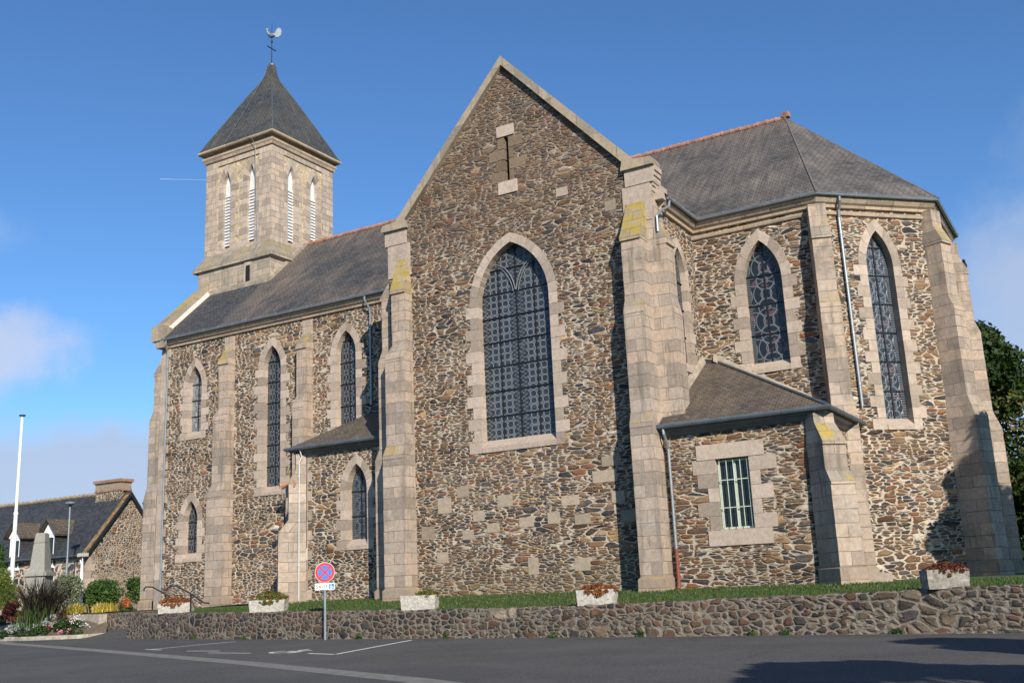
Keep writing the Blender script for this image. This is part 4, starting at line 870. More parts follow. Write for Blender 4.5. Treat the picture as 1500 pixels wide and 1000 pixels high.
# ================================================================== FOLIAGE
def leafmesh(name, clumps, n, size, mat, seed=0, parent=None, up=.35, shell=.5, aspect=1.6, grad=.25):
    """clumps [(x,y,z,rx,ry,rz)] ; n leaves spread by volume"""
    r = np.random.default_rng(seed); C_ = np.array(clumps, float); w = (C_[:, 3] * C_[:, 4] * C_[:, 5]) ** (2 / 3); idx = r.choice(len(C_), n, p=w / w.sum())
    d_ = r.normal(size=(n, 3)); d_ /= np.linalg.norm(d_, axis=1)[:, None]; rr = r.uniform(shell ** 3, 1.08, n) ** (1 / 3)
    P = C_[idx, :3] + d_ * rr[:, None] * C_[idx, 3:]
    nr = d_ * .8 + r.normal(size=(n, 3)) * .7 + np.array([0, 0, up]); nr /= np.linalg.norm(nr, axis=1)[:, None]
    a = np.cross(nr, r.normal(size=(n, 3))); a /= np.linalg.norm(a, axis=1)[:, None]; b_ = np.cross(nr, a)
    s_ = size * r.uniform(.6, 1.35, n)[:, None]; V = np.stack([P - a * s_, P - b_ * s_ / aspect, P + a * s_, P + b_ * s_ / aspect], 1)
    V[:, 2] += nr * s_ * .3
    base = r.random(len(C_))[idx]; t = np.clip(.5 * base + .5 * r.random(n), 0, 1)
    return np_mesh(name, V.reshape(-1, 3), 4, mat, t, parent)
def tree(name, label, x, y, z0, h, rx, rz, seed, mat, n=26000, size=.16, trunk_r=.22, group=None, ncl=60, base=.28):
    t = thing(name, label, 'tree', (x, y, z0), group); r = random.Random(seed); q = MB()
    top = Vector((x + r.uniform(-.3, .3), y, z0 + h * .72)); q.tube([(x, y, z0 - .3), (x + r.uniform(-.1, .1), y, z0 + h * .25), top], trunk_r, 9, r1=trunk_r * .3); cl = []
    cz = z0 + h * base; 
    for i in range(ncl):
        f = r.random(); zz = cz + (z0 + h - cz) * f; env = math.sin(math.pi * min(1, .12 + f * .86)) ** .6; a = r.uniform(0, 6.283); d_ = rx * env * math.sqrt(r.uniform(.15, 1)) * .82
        s_ = rx * r.uniform(.16, .30); c_ = (x + d_ * math.cos(a), y + d_ * math.sin(a), min(zz, z0 + h - s_ * .8)); cl.append((*c_, s_, s_, s_ * .75))
        if i % 3 == 0: b0 = Vector((x, y, z0 + h * (.2 + .4 * f))); q.tube([b0, (b0 + Vector(c_)) / 2 + Vector((0, 0, .2)), Vector(c_)], trunk_r * .32, 5, r1=.02)
    q.build('trunk', M['bark'], t, True); leafmesh('crown', cl, n, size, mat, seed, t, shell=.35); return t
M['bark'] = plain('bark', (.10, .075, .05), .95, var=.4, vs=5, bs=.8, bd=.05)
M['lf_autumn'] = leaves('leaf_autumn', [(0, (.012, .028, .006)), (.4, (.022, .045, .009)), (.72, (.045, .07, .012)), (.9, (.11, .085, .015)), (1, (.20, .09, .02))])
M['lf_dark'] = leaves('leaf_dark', [(0, (.012, .030, .008)), (.6, (.028, .060, .014)), (1, (.06, .10, .022))])
M['lf_mid'] = leaves('leaf_mid', [(0, (.022, .05, .010)), (.6, (.05, .105, .02)), (1, (.11, .17, .035))])
M['lf_lime'] = leaves('leaf_lime', [(0, (.06, .08, .015)), (.6, (.14, .18, .03)), (1, (.26, .28, .06))])
M['lf_pine'] = leaves('leaf_pine', [(0, (.02, .05, .018)), (.6, (.045, .09, .03)), (1, (.08, .14, .045))])
M['lf_grey'] = leaves('leaf_greygreen', [(0, (.085, .105, .06)), (.6, (.17, .20, .12)), (1, (.30, .32, .20))])
M['lf_yellow'] = leaves('leaf_yellow', [(0, (.28, .22, .03)), (.6, (.55, .42, .06)), (1, (.72, .60, .14))])
M['lf_silver'] = leaves('leaf_silver', [(0, (.22, .25, .24)), (.6, (.40, .43, .42)), (1, (.62, .64, .62))])
M['lf_purple'] = leaves('blade_purple', [(0, (.014, .010, .012)), (.5, (.035, .022, .022)), (.8, (.07, .045, .03)), (1, (.05, .07, .03))], .15)
M['lf_wine'] = leaves('leaf_wine', [(0, (.05, .012, .012)), (.6, (.11, .025, .022)), (1, (.18, .05, .03))])
M['lf_sedum'] = leaves('leaf_sedum', [(0, (.14, .045, .018)), (.5, (.27, .095, .035)), (.8, (.34, .15, .05)), (1, (.16, .15, .04))])
M['lf_sedum_green'] = leaves('leaf_sedum_green', [(0, (.05, .075, .014)), (.5, (.13, .15, .03)), (.75, (.20, .15, .035)), (1, (.30, .06, .03))])
M['lf_sedum_red'] = leaves('leaf_sedum_red', [(0, (.07, .018, .012)), (.6, (.16, .045, .022)), (1, (.20, .10, .03))])
M['fl_white'] = leaves('petal_white', [(0, (.70, .68, .66)), (1, (.85, .84, .82))]); M['fl_pink'] = leaves('petal_pink', [(0, (.62, .16, .26)), (1, (.80, .34, .42))])
M['fl_red'] = leaves('petal_red', [(0, (.28, .015, .04)), (1, (.50, .05, .09))]); M['fl_orange'] = leaves('petal_orange', [(0, (.42, .08, .03)), (1, (.58, .18, .06))])

tree('broadleaf_tree', 'dark green broadleaf tree with orange tints beyond the apse buttress', -7.0, 63.2, .3, 14.9, 5.3, 6, 11, M['lf_autumn'], 52000, .16, .3, ncl=110, base=.08)
tree('conifer_tree', 'green tree top showing between the stone house gable and the church', -60.6, 51.8, .6, 9.3, 2.3, 3, 12, M['lf_pine'], 9000, .15, .18, ncl=26)
# trees beside the photographer, out of the picture, that shade the road and the foot of the apse
SH = 'tall trees beside the road'
sd = Vector((math.sin(rad(SUN_AZ)), -math.cos(rad(SUN_AZ))))
def shade_tree(tx, ty, dist, hz, rx, seed, label, lower=.12):
    """tree standing dist metres sunward of ground point (tx,ty)"""
    h = dist * math.tan(rad(SUN_EL)) + hz; tree('roadside_tree', label, tx + sd.x * dist, ty + sd.y * dist, 0, h, rx, 5, seed, M['lf_dark'], 26000, .20, .25, SH, ncl=60, base=lower)

shade_tree(-5.4, 18.6, 16, -.2, 2.6, 51, 'round crowned tree at the road bend, beyond the right edge of the view', .45)
shade_tree(-4.7, 25.0, 20, -.3, 2.0, 52, 'slender tall tree beyond the right edge of the view', .3)
shade_tree(-3.45, 41.85, 12, 7.3, 3.8, 53, 'broad tree growing between the road and the apse', .40)
# ================================================================== PLANTERS
M['planter_old'] = plain('weathered_concrete', (.25, .225, .19), .95, var=.45, vs=8, bs=1.0, bd=.05)
M['planter'] = plain('rough_cast_concrete', (.40, .37, .32), .95, var=.3, vs=11, bs=1.0, bd=.05)
def planter(x, y, z, ang, L_, W_, H_, label, group, plabel, mat, seed, spread=(.5, .5), hgt=.16, off=0.0, nl=2600, drape=0.0, size=.032):
    r = random.Random(seed); ca, sa = math.cos(ang), math.sin(ang)
    def P(a, b_, c_): return (x + a * ca - b_ * sa, y + a * sa + b_ * ca, z + c_)
    q = MB(); n = 12; hx, hy = L_ / 2, W_ / 2
    loop = [(-hx + L_ * i / n, -hy) for i in range(n)] + [(hx, -hy + W_ * i / 5) for i in range(5)] + [(hx - L_ * i / n, hy) for i in range(n)] + [(-hx, hy - W_ * i / 5) for i in range(5)]
    def ring(zz, k, jit): 
        rr = random.Random(seed * 7 + int(zz * 100)); return [P(a * k + rr.uniform(-jit, jit), b_ * k + rr.uniform(-jit, jit), zz + rr.uniform(-jit, jit) * (1 if zz > .05 else 0)) for a, b_ in loop]
    rings = [ring(-.03, .95, .004)] + [ring(H_ * f, .95 + .05 * f, .011) for f in (.2, .4, .6, .8, 1.0)] + [ring(H_, .88, .008), ring(H_ * .8, .86, 0)]
    for A, B in zip(rings[:-1], rings[1:]):
        for i in range(len(A)): j = (i + 1) % len(A); q.face([A[i], A[j], B[j], B[i]])
    q.face(rings[-1]); o = tag(q.build('planter', M['planter' if seed != 5 else 'planter_old']), label, 'planter', group)
    cl = []
    for i in range(34):
        a = off + r.uniform(-1, 1) * hx * spread[0]; b_ = r.uniform(-1, 1) * hy * .8; u = 1 - ((a - off) / (hx * spread[0] + .01)) ** 2 * .7
        cl.append((*P(a, b_, H_ * .92 + hgt * .5 * u), .09, .09, .05 + hgt * .5 * u))
    for i in range(int(drape * 26)):
        a = off + r.gauss(0, .3) * hx * spread[0]; f = r.random(); cl.append((*P(a, -hy - .03, H_ * (1.0 - .42 * f * max(0, 1 - abs(a - off) / (hx * spread[0])))), .06, .045, .05))
    tag(leafmesh('planter_flowers', cl, nl, size, mat, seed, up=.6, shell=.1), plabel, 'plants', 'plants filling the concrete troughs')
GP = 'concrete troughs on the boundary wall'
planter(-35.6, 31.62, 1.06, rad(26), 1.45, .55, .40, 'pale concrete trough at the left end of the boundary wall, beside the two handrails', GP, 'rust orange stonecrop heaped in the leftmost trough beside the handrails', M['lf_sedum'], 1, (.85, 1), .26, -.05, 3600, .7)
planter(-28.75, 30.05, 1.01, rad(24), 1.42, .52, .42, 'pale concrete trough left of the no stopping sign, holding tall green and red plants', GP, 'green plants with red flowers spilling over the trough left of the no stopping sign', M['lf_sedum_green'], 2, (.98, 1), .33, 0, 3600, .8)
planter(-20.78, 28.85, .935, rad(18), 1.22, .52, .44, 'white concrete trough right of the sign, planted only at its right end', GP, 'small patch of orange green stonecrop at the right end of a white trough', M['lf_sedum_green'], 3, (.60, 1), .16, .22, 1700, .1)
planter(-13.75, 27.98, .915, rad(16), 1.16, .52, .42, 'white concrete trough below the right transept buttress with brown stonecrop hanging down its front', GP, 'brown orange stonecrop draping over the front of the trough below the transept buttress', M['lf_sedum'], 4, (.92, 1), .15, .05, 3000, 1.0)
planter(-4.0, 27.15, 1.06, rad(28), 1.0, .55, .42, 'weathered grey trough at the right end of the wall in front of the apse', GP, 'dark red low plants in the trough in front of the apse', M['lf_sedum_red'], 5, (.85, 1), .16, .05, 2600, .3)

# ================================================================== SIGN POST
sp = thing('road_sign', 'round blue and red no stopping sign with a white SAUF plate, on a grey post', 'road sign', (-24.7, 28.62, 0))
Fz = Fr((-24.7, 28.60), (.61, -.79)); M['red'] = plain('sign_red', (.52, .018, .03), .4, var=.04); M['blue'] = plain('sign_blue', (.03, .16, .55), .4, var=.04); M['white'] = plain('sign_white', (.80, .80, .78), .4, var=.04); M['ink'] = plain('sign_black', (.01, .01, .012), .5)
q = MB(); q.tube([(-24.7, 28.60, -.05), (-24.7, 28.60, 2.60)], .044, 12); q.build('post', M['galv'], sp, True)
def disc(F, z, r, d0, d1, n=40): return [(r * math.cos(2 * math.pi * k / n), z + r * math.sin(2 * math.pi * k / n)) for k in range(n)]
ZC = 2.30
q = MB(); q.fprism(Fz, disc(Fz, ZC, .345, 0, 0), .05, .068, 0, None, True); ds = q.build('sign_disc', M['white'], sp)
q = MB(); q.fprism(Fz, disc(Fz, ZC, .335, 0, 0), .0685, .0700); q.build('red_border', M['red'], ds)
q = MB(); q.fprism(Fz, disc(Fz, ZC, .245, 0, 0), .0705, .0720); q.build('blue_field', M['blue'], ds)
q = MB()
for sg in (-1, 1):
    c_, s_ = math.cos(sg * math.pi / 4), math.sin(sg * math.pi / 4); hw2 = .032
    q.fprism(Fz, [(-.26 * c_ + hw2 * s_, ZC - .26 * s_ - hw2 * c_), (.26 * c_ + hw2 * s_, ZC + .26 * s_ - hw2 * c_), (.26 * c_ - hw2 * s_, ZC + .26 * s_ + hw2 * c_), (-.26 * c_ - hw2 * s_, ZC - .26 * s_ + hw2 * c_)], .0722 + .0006 * (sg > 0), .0735 + .0008 * (sg > 0))
q.build('red_cross', M['red'], ds)
q = MB(); q.fbox(Fz, -.345, .345, 1.70, 1.925, .05, .066); pt = q.build('plate', M['white'], sp)
def text(body, F, s0, z, size, d_, mat, parent, name='lettering', sx=1.0):
    cu = bpy.data.curves.new(name, 'FONT'); cu.body = body; cu.size = size; cu.extrude = .001; cu.offset = size * .018; cu.space_character = 1.12
    to = bpy.data.objects.new(name, cu); COL.objects.link(to); dg = bpy.context.evaluated_depsgraph_get(); me = bpy.data.meshes.new_from_object(to.evaluated_get(dg)); bpy.data.objects.remove(to)
    for v in me.vertices: p_ = F.p(s0 + v.co.x * sx, z + v.co.y, d_ + v.co.z); v.co = p_
    me.materials.clear(); me.materials.append(mat); return link(name, me, parent)
text('SAUF', Fz, -.315, 1.755, .165, .068, M['ink'], pt)
q = MB(); q.fbox(Fz, .145, .325, 1.72, 1.905, .066, .0675); q.build('blue_square', M['blue'], pt)
q = MB(); w0, z0 = .225, 1.775
pts = [(w0 + .042 * math.cos(t), z0 + .042 * math.sin(t)) for t in [math.pi * (.6 + k / 10 * 1.35) for k in range(11)]]; pin = [(w0 + .027 * math.cos(t), z0 + .027 * math.sin(t)) for t in [math.pi * (.6 + k / 10 * 1.35) for k in range(11)]]
for i in range(10): q.fprism(Fz, [pts[i], pts[i + 1], pin[i + 1], pin[i]], .0675, .0688)
q.fprism(Fz, [(.205, 1.79), (.222, 1.785), (.222, 1.86), (.205, 1.86)], .0675, .0688); q.fprism(Fz, [(.215, 1.788), (.262, 1.788), (.285, 1.745), (.30, 1.752), (.272, 1.806), (.215, 1.806)], .0675, .0689); q.fprism(Fz, [(w_ * .016 + .213, z_ * .016 + 1.878) for w_, z_ in [(math.cos(k), math.sin(k)) for k in [2 * math.pi * j / 10 for j in range(10)]]], .0675, .0688)
q.build('wheelchair_symbol', M['white'], pt)

# ================================================================== HANDRAILS
for x_, y_, z_, lab in ((-37.75, 32.9, 1.1, 'black steel handrail at the far left corner of the church'), (-34.6, 31.5, 1.06, 'black steel handrail just right of the leftmost trough')):
    t = thing('handrail', lab, 'handrail', (x_, y_, z_), 'handrails by the steps'); u = Vector((.865, .502, 0))
    q = MB(); o_ = Vector((x_, y_, z_)); s_ = 1.0
    q.tube([o_ - u * .98 * s_ + Vector((0, 0, .93)), o_ - u * .99 * s_ + Vector((0, 0, 1.03)), o_ - u * .90 * s_ + Vector((0, 0, 1.12)), o_ - u * .62 * s_ + Vector((0, 0, 1.10)), o_ + u * .05 + Vector((0, 0, .72)), o_ + u * .55 * s_ + Vector((0, 0, .36)), o_ + u * .8 * s_ + Vector((0, 0, .32))], .032, 8); q.build('rail', M['iron'], t, True)
    q = MB(); q.tube([o_ + Vector((0, 0, -.1)), o_ + Vector((0, 0, .74))], .034, 8); q.build('post', M['iron'], t, True)

# ================================================================== BIRD
q = MB(); c_ = Vector((-4.22, 45.58, 13.80)); q.ell(c_, (.10, .20, .11)); q.ell(c_ + Vector((.0, -.16, .17)), (.07, .08, .07)); q.tube([c_ + Vector((0, -.10, .05)), c_ + Vector((0, -.15, .16))], .075, 8, r1=.06); q.tube([c_ + Vector((0, -.22, .17)), c_ + Vector((0, -.29, .15))], .02, 5, r1=.004); q.tube([c_ + Vector((0, .12, -.02)), c_ + Vector((0, .34, -.12))], .07, 6, r1=.03)
for sx_ in (-.04, .04): q.tube([c_ + Vector((sx_, 0, -.08)), c_ + Vector((sx_, 0, -.22))], .012, 5)
tag(q.build('bird', M['iron'], None, True), 'small black bird perched on a stone ledge at the right edge of the apse', 'bird')

# ================================================================== LEFT SIDE: HOUSE
hs = thing('stone_house', 'stone cottage with slate roof, two dormers and a chimney, behind the memorial', 'house', (-60, 44.4, 1.1))
hx1, hy0, hy1, hez, hrz = -54.6, 41.4, 47.4, 4.7, 8.42; hx0 = -70.0; hm = (hy0 + hy1) / 2
F1 = Fr((0, hy0), (0, -1)); F2 = Fr((hx1, 0), (1, 0))
dorm = [(-58.15, .50), (-61.6, .50)]
holes = [[(c_ - .48, 4.0), (c_ + .48, 4.0), (c_ + .48, 4.6), (c_ - .48, 4.6)] for c_, _ in dorm]
q = MB(); wall('x', F1, [(hx0, .5), (hx1, .5), (hx1, hez), (hx0, hez)], [], mb=q); q.build('front_wall', M['rub_front'], hs)
q = MB(); wall('x', F2, [(hy0, .5), (hy1, .5), (hy1, hez), (hm, hrz - .05), (hy0, hez)], [], mb=q); q.face([(hx0, hy1, .5), (hx0, hy0, .5), (hx0, hy0, hez), (hx0, hm, hrz - .05), (hx0, hy1, hez)]); q.face([(hx1, hy1, .5), (hx0, hy1, .5), (hx0, hy1, hez), (hx1, hy1, hez)]); q.build('gable_wall', M['rub_house'], hs)
q = MB(); e_ = .28; sl = (hrz - hez) / (hm - hy0)
def rp(y_, up=0.0): return hrz - abs(y_ - hm) * sl + up
for (ya, yb) in ((hy0 - e_, hm), (hm, hy1 + e_)):
    a0, a1 = rp(ya, .06), rp(yb, .06); q.hexa([(hx0, ya, a0 - .12), (hx1 + .22, ya, a0 - .12), (hx1 + .22, yb, a1 - .12), (hx0, yb, a1 - .12), (hx0, ya, a0), (hx1 + .22, ya, a0), (hx1 + .22, yb, a1), (hx0, yb, a1)])
q.build('roof', M['slate_house'], hs)
M['yl'] = plain('lichen_slate', (.19, .12, .045), .95, var=.8, vs=3.5); q = MB()
for (ya, yb, w_) in ((hy0 - e_ - .01, hm - .2, .3), ): q.hexa([(hx1 - .18, ya, rp(ya, .07)), (hx1 + .225, ya, rp(ya, .07)), (hx1 + .225, yb, rp(yb, .07)), (hx1 - .1, yb, rp(yb, .07)), (hx1 - .18, ya, rp(ya, .10)), (hx1 + .225, ya, rp(ya, .10)), (hx1 + .225, yb, rp(yb, .10)), (hx1 - .1, yb, rp(yb, .10))])
q.build('lichened_verge', M['yl'], hs)
q = MB()
for (ya, yb) in ((hy0 - e_, hm), (hm, hy1 + e_)): q.hexa([(hx1 + .10, ya, rp(ya, -.28)), (hx1 + .215, ya, rp(ya, -.28)), (hx1 + .215, yb, rp(yb, -.28)), (hx1 + .10, yb, rp(yb, -.28)), (hx1 + .10, ya, rp(ya, -.07)), (hx1 + .215, ya, rp(ya, -.07)), (hx1 + .215, yb, rp(yb, -.07)), (hx1 + .10, yb, rp(yb, -.07))])
q.build('bargeboard', M['iron'], hs)
q = MB()
for y_ in (hy0 + .9, hm + 1.6, hy1 - .5): q.box(hx1 + .0, hx1 + .24, y_ - .08, y_ + .08, rp(y_) - .42, rp(y_) - .24)
q.build('purlin_end', M['iron'], hs)
q = MB()
for i in range(30): x_ = hx0 + .5 * i; q.tube([(x_, hm, hrz + .1), (x_ + .44, hm, hrz + .1)], .11, 7, t=RG.random()); q.tube([(x_ + .42, hm, hrz + .12), (x_ + .5, hm, hrz + .12)], .14, 7)
q.build('ridge_tiles', plain('lichened_ridge', (.27, .215, .15), .95, var=.4, vs=3), hs)
q = MB(); q.box(hx1 - 2.75, hx1 - .95 + .55, hm - .42, hm + .42, 6.6, 9.05); ch = q.build('chimney', M['rub_house'], hs)
q = MB(); q.box(hx1 - 2.80, hx1 - .35, hm - .47, hm + .47, 8.55, 8.68); q.box(hx1 - 2.80, hx1 - .35, hm - .47, hm + .47, 9.05, 9.12); q.box(hx1 - 2.88, hx1 - .27, hm - .55, hm + .55, 9.12, 9.30); q.build('brick_cap', plain('chimney_brick', (.25, .15, .095), .9, var=.5, vs=4), ch)
q = MB(); q.box(hx1 - 2.77, hx1 - .38, hm - .44, hm + .44, 8.68, 9.05); q.build('rendered_band', M['joint'], ch)
for k, (c_, hwd) in enumerate(dorm):
    dt = MB(); y0 = hy0 - .05; zb_, ze, za_ = 4.0, 5.95, 6.75; yb = hy0 + 1.35
    dt.box(c_ - .66, c_ - .50, y0, yb, zb_, ze); dt.box(c_ + .50, c_ + .66, y0, yb, zb_, ze); dt.box(c_ - .50, c_ + .50, y0, y0 + .1, zb_ - .12, zb_); dm = dt.build('dormer', M['slate_house'], hs)
    q = MB(); y1_ = hm - .55
    for sg in (-1, 1):
        a = (c_ + sg * .88, ze - .14); b_ = (c_, za_ + .06); lo_ = [(a[0], y0 - .25, a[1]), (b_[0], y0 - .25, b_[1]), (b_[0], y1_, b_[1]), (a[0], y1_ - .9, a[1])]
        if sg > 0: lo_ = lo_[::-1]
        q.face(lo_[::-1]); q.face([(p_[0], p_[1], p_[2] + .07) for p_ in lo_]); q.face([lo_[0], lo_[1], (lo_[1][0], lo_[1][1], lo_[1][2] + .07), (lo_[0][0], lo_[0][1], lo_[0][2] + .07)]) 
        q.face([(a[0], y0 - .25, a[1]), (b_[0], y0 - .25, b_[1]), (b_[0], y0 - .25, b_[1] + .09), (a[0], y0 - .25, a[1] + .09)])
    q.build('dormer_roof', M['slate_annex'], dm)
    q = MB(); q.fprism(Fr((c_, y0 - .02), (0, -1)), [(-.66, ze - .05), (.66, ze - .05), (0, za_ - .02)], -.1, 0); q.fbox(Fr((c_, y0), (0, -1)), -.5, .5, 5.72, 5.92, -.1, .0); q.fbox(Fr((c_, y0), (0, -1)), -.5, -.42, zb_, 5.72, -.1, 0); q.fbox(Fr((c_, y0), (0, -1)), .42, .5, zb_, 5.72, -.1, 0); q.fbox(Fr((c_, y0), (0, -1)), -.56, .56, zb_ - .14, zb_ + .02, -.1, .04); q.build('white_frame', M['whitepaint'], dm)
    q = MB(); q.fbox(Fr((c_, y0), (0, -1)), -.45, .45, zb_, 5.75, -.15, -.08); q.build('pane', M['darkglass'], dm)
q = MB(); q.tube([(hx0, hy0 - e_ - .05, hez - .25), (hx1 + .1, hy0 - e_ - .05, hez - .25)], .07, 6); q.build('gutter', M['zinc_dark'], hs)
q = MB(); q.tube([(hx1 - .25, hy0 - .2, hez - .5), (hx1 - .25, hy0 - .1, hez - .8), (hx1 - .25, hy0 - .08, 1)], .045, 6); q.build('downpipe', M['whitepaint'], hs)
q = MB(); 
for i in range(8): w_ = .4 + (.25 if i % 2 else 0); q.fbox(F1, hx1 - w_, hx1, 1 + i * .42, 1.41 + i * .42, -.1, .02, 0, RG.random()); q.fbox(F2, hy0, hy0 + .65 - (w_ - .4), 1 + i * .42, 1.41 + i * .42, -.1, .021, 0, RG.random())
q.build('quoins', M['block'], hs)

# low wall on the far side of the passage
q = MB()
WB = [(-44.6, 35.25), (-41.5, 35.0), (-37.9, 34.5)]
for a, c in zip(WB[:-1], WB[1:]): q.hexa([(*a, -.1), (*c, -.1), (c[0], c[1] + .4, -.1), (a[0], a[1] + .4, -.1), (*a, 1.08), (*c, 1.10), (c[0], c[1] + .4, 1.10), (a[0], a[1] + .4, 1.08)])
tag(q.build('garden_wall', M['rub_wall']), 'short low stone wall behind the passage, below the yellow tufts', 'wall')
q = MB(); q.hexa([(-49.5, 35.05, .0), (-44.1, 34.35, 0), (-44.0, 34.75, 0), (-49.4, 35.45, 0), (-49.5, 35.05, 1.10), (-44.1, 34.35, 1.06), (-44.0, 34.75, 1.06), (-49.4, 35.45, 1.10)])
tag(q.build('concrete_kerb_wall', M['kerb']), 'plain grey concrete kerb wall behind the flower bed', 'wall')

# bed kerb, soil
KB = [(-58, 36.0), (-52, 33.2), (-48.6, 32.15), (-46.2, 32.1), (-44.6, 32.6), (-43.6, 33.4), (-43.5, 34.3)]
q = MB(); q.sweep([(-.16, -.05), (0, -.05), (0, .15), (-.03, .18), (-.16, .18)], KB); tag(q.build('bed_kerb', M['kerb']), 'curved granite kerb edging the flower bed by the road', 'kerb')
q = MB(); bk = [(-58, 40, 1.1), (-52, 37, 1.1), (-48.6, 35.6, 1.05), (-46.2, 35.0, .95), (-45.0, 34.9, .9), (-44.2, 34.7, .75), (-43.7, 34.6, .6)]
for i in range(6): a, c = KB[i], KB[i + 1]; q.face([(a[0], a[1] + .05, .12), (c[0] - (.05 if i > 3 else 0), c[1] + .05, .12), bk[i + 1], bk[i]])
tag(q.build('flower_bed_soil', M['soil']), kind='structure')

# weeds at the foot of the wall
for k, wx in enumerate((-33.1, -29.6, -23.2, -19.3, -15.1, -12.2, -8.9, -8.0, -5.2)):
    wy_ = float(np.interp(wx, [w[0] for w in WALL], [w[1] for w in WALL])) - .06
    tag(leafmesh('weed', [(wx, wy_, .07, .10 + .03 * (k % 3), .06, .09 + .04 * (k % 2))], 90, .03, M['lf_mid'], 60 + k, shell=.1), 'small green weeds growing at the foot of the boundary wall', 'weeds', 'weeds along the wall foot')
# memorial
me_ = thing('war_memorial', 'grey granite obelisk memorial on a stepped pedestal in the garden', 'memorial', (-49.5, 34.85, 1.0))
def frust(q, c, z0, z1, a0, a1, rot=.52):
    def sq(a, z): return [(c[0] + a * math.cos(rot + math.pi / 4 + k * math.pi / 2) * 1.414, c[1] + a * math.sin(rot + math.pi / 4 + k * math.pi / 2) * 1.414, z) for k in range(4)]
    q.hexa(sq(a0, z0) + sq(a1, z1))
mc = (-49.55, 34.82)
q = MB(); frust(q, mc, 3.42, 4.82, .40, .29); q.build('lower_shaft', M['memorial'], me_)
q = MB(); frust(q, mc, 4.84, 5.28, .285, .245); frust(q, mc, 5.28, 5.34, .245, .21); q.build('upper_shaft', M['memorial'], me_)
q = MB(); frust(q, mc, 3.30, 3.42, .44, .40); frust(q, mc, 3.12, 3.30, .60, .58); q.build('cap_stone', M['memorial'], me_)
q = MB(); frust(q, mc, 1.4, 3.12, .50, .48); q.build('pedestal', M['memorial'], me_)
q = MB(); frust(q, mc, .6, 1.4, .95, .95); q.build('plinth', M['memorial'], me_)

# flagpole and street lamp
t = thing('flagpole', 'tall white flagpole without a flag, left of the memorial', 'flagpole', (-52.7, 35.3, 1))
q = MB(); q.tube([(-52.7, 35.32, .8), (-52.7, 35.32, 6.6)], .125, 12, r1=.10); q.tube([(-52.7, 35.32, 6.6), (-52.7, 35.32, 12.05)], .085, 12, r1=.07); q.tube([(-52.7, 35.32, 6.55), (-52.7, 35.32, 6.68)], .12, 12); q.build('pole', M['whitepaint'], t, True)
q = MB(); q.tube([(-52.7, 35.32, 12.05), (-52.7, 35.32, 12.12)], .17, 12); q.build('cap', M['iron'], t)
t = thing('street_lamp', 'slender grey street lamp in front of the cottage roof', 'street lamp', (-52.6, 38.8, 1))
q = MB(); q.tube([(-52.75, 38.75, .9), (-52.75, 38.75, 4.2)], .075, 10, r1=.065); q.tube([(-52.75, 38.75, 4.2), (-52.75, 38.75, 7.2)], .05, 10, r1=.045); q.build('pole', M['galv'], t, True)
q = MB(); lc = Vector((-52.72, 38.77, 7.32)); u = Vector((.865, .502, 0)); q.ell(lc - u * .05, (.36, .25, .11), 14, 8); q.build('lamp_head', M['galv'], t, True)
q = MB(); q.tube([lc + Vector((-.03, 0, -.2)), lc + Vector((-.03, 0, -.05))], .08, 8); q.build('collar', M['iron'], t)
t = thing('floodlight_post', 'thin pale post with a small floodlight, beside the cottage corner', 'lamp post', (-50.2, 37.9, 1.1))
q = MB(); q.tube([(-50.2, 37.9, 1.1), (-50.2, 37.9, 2.6)], .07, 8); q.tube([(-50.2, 37.9, 2.6), (-50.25, 37.88, 4.15)], .03, 8); q.build('post', M['whitepaint'], t, True)
q = MB(); q.box(-50.55, -49.9, 37.75, 38.0, 4.15, 4.34); q.build('lamp_box', M['concrete'], t)

# ================================================================== SHRUBS AND FLOWERS
def shrub(name, label, cat, clumps, n, size, mat, seed, group=None, **k):
    return tag(leafmesh(name, clumps, n, size, M[mat], seed, **k), label, cat, group)
def cl(x_, y_, z_, rx, ry, rz, n, seed, s=.45):
    r = random.Random(seed); o_ = []
    for i in range(n):
        a = r.uniform(0, 6.283); b_ = r.uniform(-.7, 1); d_ = math.sqrt(max(0, 1 - b_ * b_)) * r.uniform(.4, .75); k_ = s * r.uniform(.7, 1.2)
        o_.append((x_ + rx * d_ * math.cos(a), y_ + ry * d_ * math.sin(a), z_ + rz * b_ * .62, rx * k_, ry * k_, rz * k_))
    return o_
shrub('rounded_shrub', 'rounded pale grey green shrub right of the memorial', 'shrub', cl(-50.05, 36.85, 2.2, 1.0, .9, 1.25, 26, 1, .34), 6500, .05, 'lf_grey', 21)
shrub('wide_shrub', 'wide dark green shrub against the cottage gable', 'shrub', cl(-50.1, 39.2, 2.05, 1.5, 1.1, .95, 26, 2, .36), 6500, .065, 'lf_mid', 22)
shrub('small_shrub', 'small green shrub squeezed beside the church corner', 'shrub', cl(-48.3, 40.2, 2.15, .95, .8, .8, 14, 3, .4), 2800, .06, 'lf_mid', 23)
shrub('lime_shrub', 'feathery yellow green conifer shrub at the left edge', 'shrub', cl(-50.4, 33.3, 2.35, 1.1, .8, 1.35, 26, 4, .34), 6500, .055, 'lf_lime', 24, aspect=4)
shrub('tall_shrub', 'tall dark green shrub at the left edge below the cottage dormers', 'shrub', cl(-53.3, 34.6, 3.0, 1.15, .9, 2.1, 24, 5, .36), 5500, .07, 'lf_mid', 25)
